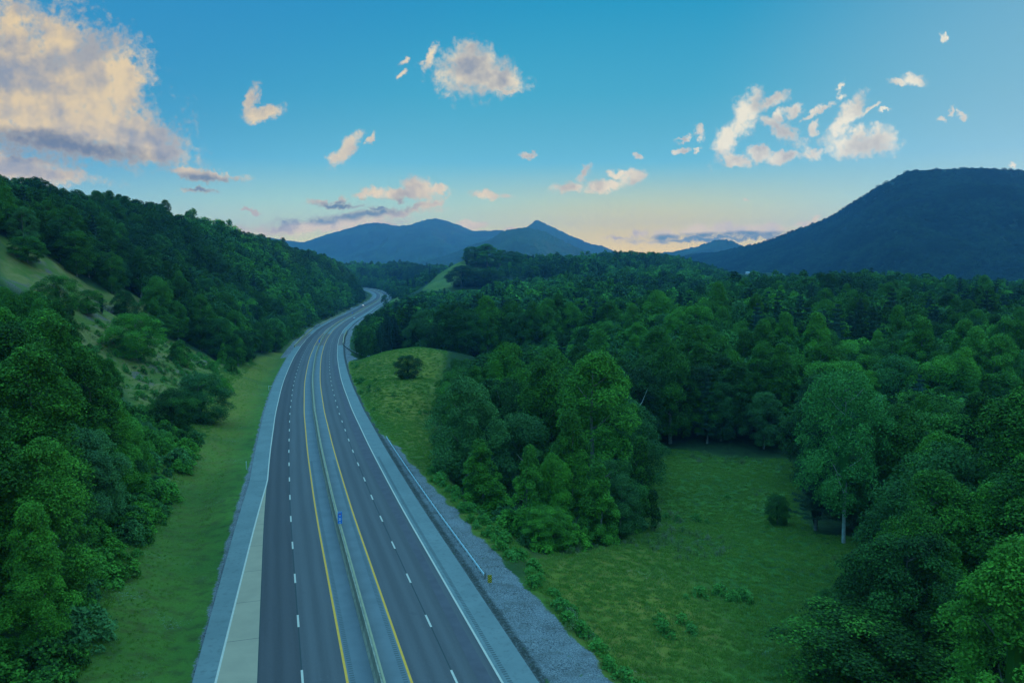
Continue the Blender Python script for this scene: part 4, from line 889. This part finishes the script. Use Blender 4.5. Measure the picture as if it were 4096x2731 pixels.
rotz = rs.uniform(0, 6.28, n); var = rs.randint(0, 3, n)
TREES = [dict(x=X[i], y=Y[i], z=Z[i], k=names[kid[i]], s=size[i], r=rotz[i], v=int(var[i])) for i in range(n)]
# single trees that the photograph shows apart, found by where they stand on the ground
SPECIAL = [  # base px, base py, top py, width px, kind, label
 (3108, 2102, 1978, 92, 'oak', 'small lone tree with a leaning crown standing in the open meadow'),
 (3375, 2172, 1508, 300, 'feature', 'tall light green tree with a bare pale trunk at the right edge of the meadow'),
 (3262, 2122, 1700, 220, 'pine', 'dark conifer at the meadow edge, just left of the tall pale trunk'),
 (3455, 2120, 1800, 240, 'oak', 'dark leafy tree at the meadow edge, just right of the tall pale trunk'),
 (1630, 1514, 1424, 92, 'oak', 'lone dark round tree on the slope of the grassy knoll'),
 (2272, 2190, 2112, 46, 'young', 'left one of the two smallest cone shaped trees on the near crest of the meadow'),
 (2342, 2190, 2112, 62, 'young', 'right one of the two smallest cone shaped trees on the near crest of the meadow'),
 (2195, 2190, 2030, 190, 'maple', 'low bright green spreading tree at the corner where the gravel strip meets the meadow'),
 (2400, 2170, 1855, 170, 'young', 'dense cone shaped tree behind the two smallest crest trees'),
 (2480, 2150, 1900, 150, 'grey', 'dark drooping tree at the right end of the roadside copse, by the meadow hollow'),
 (2560, 2120, 1752, 150, 'young', 'tall pointed tree at the corner of the copse, overlooking the meadow hollow'),
 (2110, 2150, 1785, 170, 'young', 'pointed bright tree in the middle of the roadside copse'),
 (1935, 2050, 1760, 190, 'young', 'pointed bright tree nearest the guard rail in the roadside copse'),
 (2370, 2060, 1440, 340, 'tulip', 'tallest bright green tree of the roadside copse, crown lit at the top'),
 (2180, 1980, 1450, 250, 'tulip', 'tall leafy tree left of the tallest tree of the roadside copse'),
 (1870, 1960, 1520, 270, 'grey', 'grey green broad tree at the left end of the roadside copse'),
 (2100, 2000, 1660, 260, 'grey', 'wispy grey green tree between the pointed trees of the roadside copse'),
 (505, 1288, 1168, 92, 'oak', 'dark oval tree standing alone on the upper grassy bench of the rock cut'),
 (408, 1258, 1180, 60, 'pine', 'small dark conifer on the upper grassy bench of the rock cut'),
 (350, 1262, 1165, 110, 'maple', 'rounded tree left of the small conifer on the rock cut bench'),
 (640, 1352, 1262, 118, 'maple', 'rounded tree at the right end of the rock cut bench'),
 (545, 1440, 1262, 190, 'maple', 'wide leafy tree in the middle of the rock cut, above the grey scree'),
 (720, 1452, 1372, 88, 'bush', 'dark shrub at the top of the grey scree'),
 (925, 1492, 1432, 50, 'bush', 'small dark shrub on the grass near the foot of the rock cut'),
 (690, 1722, 1566, 165, 'maple', 'round bushy tree at the foot of the rock cut, in front of the darker tree'),
 (805, 1690, 1500, 200, 'oak', 'dark spreading tree at the foot of the rock cut, nearest the verge'),
 (895, 1572, 1516, 62, 'bush', 'little round shrub on the verge below the rock cut'),
 (860, 1392, 1272, 110, 'maple', 'dense tree at the lower end of the rock cut where the grass narrows'),
 (230, 1262, 1110, 150, 'maple', 'green tree growing on the upper part of the bare slope'),
 (110, 1052, 950, 130, 'maple', 'rounded tree on the crest of the bare slope at the far left'),
 (1560, 1178, 1148, 40, 'oak', 'lone round tree on the pasture beside the distant bend'),
 (1868, 1066, 1000, 62, 'pine', 'first dark tree at the left end of the row on top of the far pasture'),
 (1905, 1066, 990, 92, 'maple', 'second tree from the left on top of the far pasture, broad crown'),
 (1950, 1066, 980, 96, 'tulip', 'tallest tree of the row on top of the far pasture'),
 (2000, 1068, 1002, 66, 'young', 'slim tree right of the tallest one on top of the far pasture'),
 (2055, 1068, 1008, 70, 'oak', 'tree at the right end of the row on top of the far pasture'),
 (1848, 1152, 1066, 118, 'oak', 'dark round clump standing in the hollow of the far pasture'),
 (1900, 1150, 1085, 80, 'oak', 'smaller dark clump right of the round one in the far pasture'),
 (1960, 1150, 1078, 120, 'maple', 'wide dark tree at the right side of the far pasture'),
 (4000, 2760, 2395, 560, 'maple', 'bright bushy treetop in the bottom right corner'),
 (3480, 2790, 2450, 620, 'maple', 'broad low treetop at the bottom, right of the meadow'),
]
def ray_ground(px, py, ymax=2500):
    lo = 40.; Ys = np.concatenate([np.arange(45, 420, 1.), np.arange(420, ymax, 4.)]); r_ = ray(px, py)
    P_ = r_[None] * (Ys / r_[1])[:, None]; Z_ = terrain(P_[:, 0], P_[:, 1]); i = np.argmax(Z_ >= P_[:, 2]); return P_[i] if (Z_ >= P_[:, 2]).any() else P_[-1]
def dead_tree(bx, by, ty, label, seed):
    p = ray_ground(bx, by); dep = p[1] * cp - p[2] * sp; h = (by - ty) / F * dep; r2 = np.random.RandomState(seed); root_ = empty('dead_tree', p); tag(root_, label, 'dead tree', 'bare dead trees')
    b2 = MB(); pts = [(r2.uniform(-.03, .03) * h * i / 5, r2.uniform(-.03, .03) * h * i / 5, h * i / 5 - .3) for i in range(6)]; b2.tube(pts, [.16, .14, .12, .09, .06, .02], 6); b2.build('trunk', M['bark_pale'], root_)
    for k_ in range(7):
        i = 1 + k_ % 4; a = k_ * 2.4 + r2.uniform(-.5, .5); L = h * r2.uniform(.14, .32); q = pts[i]; b2 = MB()
        b2.tube([q, (q[0] + math.cos(a) * L * .5, q[1] + math.sin(a) * L * .5, q[2] + L * .5), (q[0] + math.cos(a) * L * .8, q[1] + math.sin(a) * L * .8, q[2] + L * 1.1)], [.06, .045, .012], 5); b2.build('branch', M['bark_pale'], root_)
dead_tree(125, 2370, 2120, 'bare pale dead tree low on the near left bank, leftmost of three', 1)
dead_tree(225, 2345, 2110, 'bare pale dead tree on the near left bank, the middle one of three', 2)
dead_tree(300, 2330, 2150, 'thin bare dead tree on the near left bank, nearest the verge', 3)
dead_tree(2528, 1890, 1590, 'tall thin bare dead tree in the dark gap behind the roadside copse', 4)
KH = dict(HGT); KW = {k: v['w'] for k, v in KINDS.items()}; KW['pine'] = 11
SP = []
for (bx, by, ty, wpx, kn, lb) in SPECIAL:
    p = ray_ground(bx, min(by, 2731)); 
    if by > 2731: p = ray_ground(bx, by)
    dep = p[1] * cp - p[2] * sp; hh = (by - ty) / F * dep * 1.06; ww = wpx / F * dep
    SP.append(dict(x=p[0], y=p[1], z=p[2], k=kn, h=hh, w=ww, label=lb))
FT = (crown('crown', 4242, 24, 12, 5.2, 'round', 90, 26000, .15, M['leaf_pale'], .6, (.13, .22)), trunk_mesh(4242, 24, .27, 3, 12, M['bark_pale'], 8))
PROTO['feature'] = [FT]; KH['feature'] = 24; KW['feature'] = 12
def place_tree(kn, v_i, loc, sx_, sz_, rz, label, group, name=None, tr=True):
    cr, tk = PROTO[kn][v_i % len(PROTO[kn])]
    nm = name or {'pine': 'pine_tree', 'bush': 'shrub'}.get(kn, 'broadleaf_tree')
    r_ = empty(nm, loc, rz); r_.scale = (sx_, sx_, sz_)
    tag(r_, label, {'pine': 'pine', 'bush': 'shrub'}.get(kn, 'tree'), group)
    o = bpy.data.objects.new('crown', cr); C.objects.link(o); o.parent = r_
    if kn != 'bush': o = bpy.data.objects.new('trunk', tk); C.objects.link(o); o.parent = r_
    return r_
for i, q in enumerate(SP):
    place_tree(q['k'], i, (q['x'], q['y'], q['z']), q['w'] / KW[q['k']], q['h'] / KH[q['k']], i * 1.3, q['label'], 'trees standing apart or at the edges of the woods')
# drop forest trees that would stand inside or in front of those
keepT = []
for t_ in TREES:
    bad = False
    for q in SP:
        dx_ = t_['x'] - q['x']; dy_ = t_['y'] - q['y']
        if dx_ * dx_ + dy_ * dy_ < (q['w'] * .42) ** 2 + 2: bad = True; break
        if q['k'] not in ('bush',) and q['y'] < 400 and -16 < dy_ < 0 and abs(dx_ - q['x'] / q['y'] * dy_) < q['w'] * .45: bad = True; break
    if not bad: keepT.append(t_)
TREES = keepT
def tree_px(t_):
    dep = t_['y'] * cp - t_['z'] * sp; x = 2048 + F * t_['x'] / dep; top = t_['z'] + HGT[t_['k']] * t_['s']
    dt = t_['y'] * cp - top * sp; y = 1365.5 - F * (t_['y'] * sp + top * cp) / dt; return x, y, dep
for t_ in TREES:
    x, y, dep = tree_px(t_); t_['px'] = x; t_['py'] = y; t_['dep'] = dep; t_['vis'] = (-60 < x < 4156) and y < 2700 and t_['y'] > 30
    t_['app'] = HGT[t_['k']] * t_['s'] / dep * (1 if t_['vis'] else 0)
# the treetops follow the outline that each stand has against what is behind it
LIM = [
 (lambda t_: t_['x'] < np.interp(t_['y'], RC[:, 1], RC[:, 0]) and t_['y'] < 232, [(-600,1150),(0,1165),(60,1140),(150,1130),(230,1165),(290,1265),(335,1375),(360,1415),(430,1450),(500,1515),(545,1650),(570,1850),(600,2100),(700,2500)]),
 (lambda t_: t_['x'] < np.interp(t_['y'], RC[:, 1], RC[:, 0]) and t_['y'] >= 232, [(-600,560)] + [(a, b - 4) for a, b, _ in RIDGE] + [(1450,1160),(1470,1200)]),
 (lambda t_: t_['y'] < 205 and t_['x'] / t_['y'] < .2, [(1300,1900),(1700,1700),(1740,1440),(1800,1350),(1900,1325),(2000,1310),(2100,1290),(2250,1310),(2330,1400),(2480,1440),(2520,1650),(2620,1780),(2700,1900)]),
 (lambda t_: t_['y'] < 126, [(2900,2700),(3290,2480),(3400,2330),(3480,2180),(3560,1950),(3640,1800),(3780,1720),(3900,1750),(4000,1560),(4300,1500)]),
 (lambda t_: t_['y'] < 200, [(3000,2000),(3180,1980),(3230,1560),(3300,1510),(3420,1520),(3500,1600),(3620,1520),(3740,1450),(3850,1520),(3950,1580),(4096,1560),(4300,1500)]),
 (lambda t_: t_['y'] < 345, [(1700,1600),(1850,1450),(2300,1330),(2450,1270),(2560,1200),(2650,1150),(2750,1130),(2900,1140),(3050,1180),(3200,1190),(3450,1160),(3600,1170),(3800,1150),(4096,1190),(4400,1180)]),
 (lambda t_: t_['y'] < 1080, [(1250,1400),(1400,1340),(1440,1300),(1500,1262),(1560,1225),(1620,1200),(1690,1176),(1920,1172),(1990,1130),(2300,1105),(2500,1090),(2800,1085),(3000,1100),(3300,1105),(3500,1098),(4096,1130)]),
 (lambda t_: t_['y'] < 1250, [(1300,1200),(1500,1215),(1600,1160),(1750,1140),(1850,1100),(1990,1070),(2150,1040),(2300,1034),(2450,1020),(2620,1022),(2720,1040),(2870,1085),(2960,1116),(3135,1124),(3400,1112),(3650,1140),(4096,1152)]),
 (lambda t_: True, [(1300,1060),(1400,1040),(1450,1025),(1520,1030),(1600,1045),(1700,1065),(1760,1040),(1850,1000),(1950,1000),(2050,1015),(2250,1012),(2400,1010),(2500,1012),(2610,1012),(2720,1030),(2870,1075),(2960,1108),(3135,1120),(3400,1106),(3650,1138),(3830,1148),(4096,1150)]),
]
for t_ in TREES:
    for cond, ln_ in LIM:
        if cond(t_):
            lim_ = float(np.interp(t_['px'], [a for a, b in ln_], [b for a, b in ln_])) + (rs.uniform(-.07, .32) if t_['y'] < 420 else rs.uniform(-.22, .5)) * HGT[t_['k']] * t_['s'] * F / t_['dep']
            if t_['py'] < lim_:
                # height of the point above the base that shows at lim_
                dt_ = t_['y']; r_ = ray(t_['px'], lim_); zt = r_[2] / r_[1] * dt_; f_ = (zt - t_['z']) / (HGT[t_['k']] * t_['s'])
                if f_ < .42: t_['drop'] = True
                else: t_['s'] *= f_; t_['py'] = lim_
            break
TREES = [t_ for t_ in TREES if not t_.get('drop')]
# how much of each near crown the camera sees: coarse depth buffer, nearest first
near = sorted([t_ for t_ in TREES if t_['vis'] and t_['y'] < 480], key=lambda t_: t_['dep'])
buf = np.zeros((140, 210), bool)
for t_ in near:
    sc_ = 210 / 4096; wk = (KW[t_['k']] * t_['s']) * F / t_['dep'] * sc_ * .42; hk = HGT[t_['k']] * t_['s'] * F / t_['dep'] * sc_
    x0 = int(max(0, t_['px'] * sc_ - wk)); x1 = int(min(210, t_['px'] * sc_ + wk + 1)); y0 = int(max(0, t_['py'] * sc_)); y1 = int(min(140, t_['py'] * sc_ + hk * .85 + 1))
    if x1 <= x0 or y1 <= y0: t_['seen'] = 0; continue
    sub = buf[y0:y1, x0:x1]; t_['seen'] = int((~sub).sum()); sub[:] = True
near.sort(key=lambda t_: -t_['seen'])
IND = near[:262]
for t_ in IND: t_['ind'] = True
KP = {'tulip': 'tall oval green tree', 'tulip_tall': 'tall slender leafy tree', 'maple': 'broad rounded green tree', 'oak': 'dark green spreading tree', 'young': 'small pointed young tree',
      'grey': 'grey green leafy tree', 'bush': 'low leafy bush', 'pine': 'blue green layered pine'}
# region
def region(t_):
    x, y, d2 = t_['x'], t_['y'], None
    if x < np.interp(y, RC[:, 1], RC[:, 0]):
        if y < 130: return 'on the near left bank', 'trees on the near left bank'
        if y < 260: return 'in the woods left of the rock cut', 'trees left of the rock cut'
        return 'on the left hillside', 'trees on the left hillside'
    a = x / y
    if y < 205 and a < .16: return 'in the copse between gravel and meadow', 'trees of the roadside copse'
    if y < 205: return 'in the woods right of the meadow', 'trees of the near right woods'
    if a < -.10: return 'in the dark wood behind the grassy knoll', 'trees behind the knoll'
    if a < .14: return 'in the valley woods behind the copse', 'trees of the middle valley'
    if y < 300: return 'in the forest wall behind the meadow', 'forest wall behind the meadow'
    return 'in the forest beyond the meadow', 'forest beyond the meadow'
ORD = ['leftmost', 'second', 'third', 'fourth', 'fifth', 'sixth', 'seventh', 'eighth', 'ninth', 'tenth', 'eleventh', 'twelfth']
sets = {}
for t_ in IND: sets.setdefault((t_['k'], region(t_)), []).append(t_)
for (kk, (rg, gr)), lst in sets.items():
    lst.sort(key=lambda t_: t_['px']); nm = KP[kk]
    for i, t_ in enumerate(lst):
        if len(lst) == 1: t_['lab'] = 'the only ' + nm + ' ' + rg
        elif i == 0: t_['lab'] = 'leftmost ' + nm + ' ' + rg
        elif i == len(lst) - 1: t_['lab'] = 'rightmost ' + nm + ' ' + rg
        else: t_['lab'] = (ORD[i] if i < 12 else '%dth' % (i + 1) if (i + 1) % 10 not in (1, 2, 3) else '%d%s' % (i + 1, {1: 'st', 2: 'nd', 3: 'rd'}[(i + 1) % 10])) + ' from left ' + nm + ' ' + rg
        assert len(t_['lab'].split()) <= 18, t_['lab']
for t_ in IND:
    rg, gr = region(t_)
    place_tree(t_['k'], t_['v'], (t_['x'], t_['y'], t_['z']), t_['s'], t_['s'], t_['r'], t_['lab'], KP[t_['k']] + ', ' + gr)
REST = [t_ for t_ in TREES if not t_.get('ind')]

def instance_mass(name, P_, rotz_, scl_, idx_, coll, mat_=None, tilt=None):
    me_ = bpy.data.meshes.new(name); n_ = len(P_); me_.vertices.add(n_); me_.vertices.foreach_set('co', np.asarray(P_, np.float32).ravel())
    rr_ = np.zeros((n_, 3), np.float32); rr_[:, 2] = rotz_
    if tilt is not None: rr_[:, :2] = tilt
    a = me_.attributes.new('rot', 'FLOAT_VECTOR', 'POINT'); a.data.foreach_set('vector', rr_.ravel())
    a = me_.attributes.new('scl', 'FLOAT_VECTOR', 'POINT'); a.data.foreach_set('vector', np.asarray(scl_, np.float32).ravel())
    a = me_.attributes.new('idx', 'INT', 'POINT'); a.data.foreach_set('value', np.asarray(idx_, np.int32))
    o = obj(name, me_); ng = bpy.data.node_groups.new(name + '_nodes', 'GeometryNodeTree')
    ng.interface.new_socket('Geometry', in_out='INPUT', socket_type='NodeSocketGeometry'); ng.interface.new_socket('Geometry', in_out='OUTPUT', socket_type='NodeSocketGeometry')
    N = NT(ng); i_ = N.new('NodeGroupInput'); o_ = N.new('NodeGroupOutput')
    ip = N.new('GeometryNodeInstanceOnPoints'); ci = N.new('GeometryNodeCollectionInfo'); ci.inputs['Collection'].default_value = coll; ci.inputs['Separate Children'].default_value = True; ci.inputs['Reset Children'].default_value = True
    def na_(nm, ty):
        q_ = N.new('GeometryNodeInputNamedAttribute', data_type=ty); q_.inputs['Name'].default_value = nm; return q_.outputs['Attribute']
    N.l.new(i_.outputs[0], ip.inputs['Points']); N.l.new(ci.outputs[0], ip.inputs['Instance']); ip.inputs['Pick Instance'].default_value = True
    N.l.new(na_('idx', 'INT'), ip.inputs['Instance Index']); N.l.new(na_('rot', 'FLOAT_VECTOR'), ip.inputs['Rotation']); N.l.new(na_('scl', 'FLOAT_VECTOR'), ip.inputs['Scale'])
    N.l.new(ip.outputs[0], o_.inputs[0]); md = o.modifiers.new('instances', 'NODES'); md.node_group = ng
    return o
HI = {k_: [add_src(c2[0]) for c2 in v_] for k_, v_ in PROTO.items() if k_ != 'feature'}
far_list = [add_src(crown('crown', 7000 + i, 17, 14, 1, 'round', 30, 1100, .7, M['leaf_far'], .6, (.16, .28))) for i in range(4)]
P_ = np.array([(t_['x'], t_['y'], t_['z']) for t_ in REST]); idx_ = [(HI if t_['y'] < 170 else LOW if t_['y'] < 560 else FAR)[t_['k']][t_['v']] for t_ in REST]
sc3 = np.array([(t_['s'],) * 3 for t_ in REST])
tag(instance_mass('forest', P_, [t_['r'] for t_ in REST], sc3, idx_, hid), kind='stuff')
print('trees', len(TREES), 'individual', len(IND) + len(SP))
# canopy of the right mountain: crowns standing on its slope
X, Y, Z = MR; ny, nx = X.shape
n_ = 46000; ti = rs.uniform(0, 158, n_); tj = rs.uniform(0, nx - 2, n_)
i0 = ti.astype(int); j0 = tj.astype(int); fi = ti - i0; fj = tj - j0
def bil(A): return (A[i0, j0] * (1 - fi) * (1 - fj) + A[i0 + 1, j0] * fi * (1 - fj) + A[i0, j0 + 1] * (1 - fi) * fj + A[i0 + 1, j0 + 1] * fi * fj)
PX = np.stack([bil(X), bil(Y), bil(Z)], 1); ux, uy = project(PX[:, 0], PX[:, 1], PX[:, 2]); kp = (ux < 4500) & (ux > 2500); PX = PX[kp]; n_ = len(PX)
sm = rs.uniform(.6, 1.0, n_); PX[:, 2] -= 1.5
tag(instance_mass('mountain_forest', PX, rs.uniform(0, 6.28, n_), np.stack([sm, sm, sm * .72], 1), rs.choice(np.array(far_list), n_), hid), kind='stuff')
# ------------------------------------------------------------------ grass tufts, weeds and scrub
hid2 = bpy.data.collections.new('tuft_kinds')
mt = foliage('grass_blade', (.110, .230, .026), (.280, .360, .060), .5); mw = foliage('weed_leaf', (.050, .150, .020), (.130, .330, .045), .5); mwh = foliage('flowering_weed', (.08, .16, .03), (.26, .24, .11), .4)
def tuft(seed, n_, h, r, m_, wd=.03):
    rs2 = np.random.RandomState(seed); v = []; f_ = []; lv = []
    for i in range(n_):
        a = rs2.uniform(0, 6.28); q = rs2.uniform(0, r); x, y = math.cos(a) * q, math.sin(a) * q; hh = h * rs2.uniform(.5, 1.1); b2 = rs2.uniform(0, 6.28); lx, ly = math.cos(a) * hh * .35, math.sin(a) * hh * .35; wx, wy = math.cos(b2) * wd, math.sin(b2) * wd
        k_ = len(v); v += [(x - wx, y - wy, -.05), (x + wx, y + wy, -.05), (x + lx * .4 + wx, y + ly * .4 + wy, hh * .6), (x + lx, y + ly, hh)]; f_.append((k_, k_ + 1, k_ + 2, k_ + 3)); lv += [rs2.uniform(0, 1)] * 4
    me2 = mesh('tuft', v, f_, m_); at_ = me2.attributes.new('lv', 'FLOAT', 'POINT'); at_.data.foreach_set('value', np.array(lv, np.float32)); return me2
for i in range(3): hid2.objects.link(bpy.data.objects.new('a%d' % i, tuft(i, 40, .20, .55, mt, .03)))
for i in range(2):
    k_ = KINDS['bush']; m2_ = crown('weed', 60 + i, 1.1, 1.5, -.2, 'bush', 14, 420, .11, mw, .7, (.2, .3)); hid2.objects.link(bpy.data.objects.new('b%d' % i, m2_))
m2_ = crown('weed', 66, .8, 1.2, -.1, 'bush', 12, 380, .045, mwh, .7, (.2, .3)); hid2.objects.link(bpy.data.objects.new('c0', m2_))
n_ = 150000; X = rs.uniform(-125, 75, n_); Y = 48 + 300 * rs.uniform(0, 1, n_) ** 1.5; Z, s_, d_, zr_ = terrain(X, Y, True); q = cover(X, Y, Z, d_)
opn = (q[0] | q[1] | q[2] | q[5]) & (d_ > np.where(d_ > 0, gravel_w(Y) + .6, -999)) & (np.where(d_ < 0, -d_, 99) > 16.0)
ux, uy = project(X, Y, Z); opn &= (ux > -200) & (ux < 4300)
X, Y, Z, d_ = X[opn], Y[opn], Z[opn], d_[opn]; te2 = q[2][opn]; me2_ = q[0][opn]; n_ = len(X)
pn = fbm(X / 9, Y / 9, 5, 3); pf = fbm(X / 13 + 4, Y / 13, 15, 3); uu = rs.uniform(0, 1, n_)
idx_ = rs.randint(0, 3, n_)
weed = ((pn > .66) & (uu < .05)) | (te2 & (d_ < -27) & (uu < .05)) | ((d_ > 0) & (Y < 140) & (d_ < gravel_w(Y) + 4.5) & (uu < .12)); idx_[weed] = 3 + rs.randint(0, 2, weed.sum())
wht = (pf > .60) & (uu > .93) & (me2_ | (d_ < -24)); idx_[wht] = 5
keep_ = (idx_ > 2) | (uu > -1); keep_ &= ~(te2 & (d_ < -31) & (uu < .75) & (uu > .05)); tall = rs.uniform(.6, 1.4, n_) * np.where((d_ < 0) & (d_ > -24), .45, 1.0)
keep_ &= ~((d_ < 0) & (d_ > -17.5)); keep_ &= ~((d_ < 0) & (d_ > -29) & (uu > .6))
keep_ &= ~((d_ < 0) & (d_ > -24) & (idx_ > 2))
tag(instance_mass('grass', np.stack([X, Y, Z], 1)[keep_], rs.uniform(0, 6.28, n_)[keep_], np.repeat(tall[:, None], 3, 1)[keep_], idx_[keep_], hid2), kind='stuff')
# scrub between the verge and the woods on the left, and under the trees' edge
hid3 = bpy.data.collections.new('scrub_kinds')
for i in range(3): hid3.objects.link(bpy.data.objects.new('s%d' % i, crown('scrub', 300 + i, 3.4, 4.4, -.3, 'bush', 24, 2600, .17, (M['leaf'], M['leaf_grey'], M['leaf'])[i], .65, (.16, .26))))
X = []; Y = []
xx, yy = jgrid(-130, 60, 48, 420, 2.6); Z, s_, d_, zr_ = terrain(xx, yy, True); q = cover(xx, yy, Z, d_); e1 = cover(xx + 4, yy, Z, d_); e2 = cover(xx - 4, yy, Z, d_)
nn = fbm(xx / 14, yy / 14, 44, 3); u2 = rs.uniform(0, 1, len(xx))
left = (d_ < -23.5 - 3 * nn) & (d_ > -44) & (yy < 165) & (u2 < .75)
rock = q[2] & (d_ < -29) & (nn > .54) & (u2 < .075) & (yy > 150)
edge_ = (d_ > 0) & ~(q[0] | q[1]) & (d_ > 24) & (yy < 190) & (xx < 22) & (yy > 95) & (u2 < .5) & ((e1[0] | e2[0] | e2[1]) | (d_ < 30))
kp = left | rock | edge_; xx, yy, Z = xx[kp], yy[kp], Z[kp]; n_ = len(xx); ss = rs.uniform(.35, 1.05, n_) * np.where(rock[kp], .6, 1)
tag(instance_mass('undergrowth', np.stack([xx, yy, Z], 1), rs.uniform(0, 6.28, n_), np.stack([ss * 1.1, ss * 1.1, ss], 1), rs.randint(0, 3, n_), hid3), kind='stuff')
# ------------------------------------------------------------------ air
hz = MB(); hz.box((-5200, -900, -240), (6500, 8200, 352)); ho = hz.build('haze', None); tag(ho, kind='stuff')
hm = bpy.data.materials.new('haze_air'); hm.use_nodes = True; N = NT(hm.node_tree); N.n.clear(); out_ = N.new('ShaderNodeOutputMaterial'); pv = N.new('ShaderNodeVolumePrincipled')
pv.inputs['Color'].default_value = (.21, .45, .82, 1); pv.inputs['Density'].default_value = 1.0e-4; pv.inputs['Anisotropy'].default_value = .1
N.l.new(pv.outputs[0], out_.inputs['Volume']); ho.data.materials.append(hm)
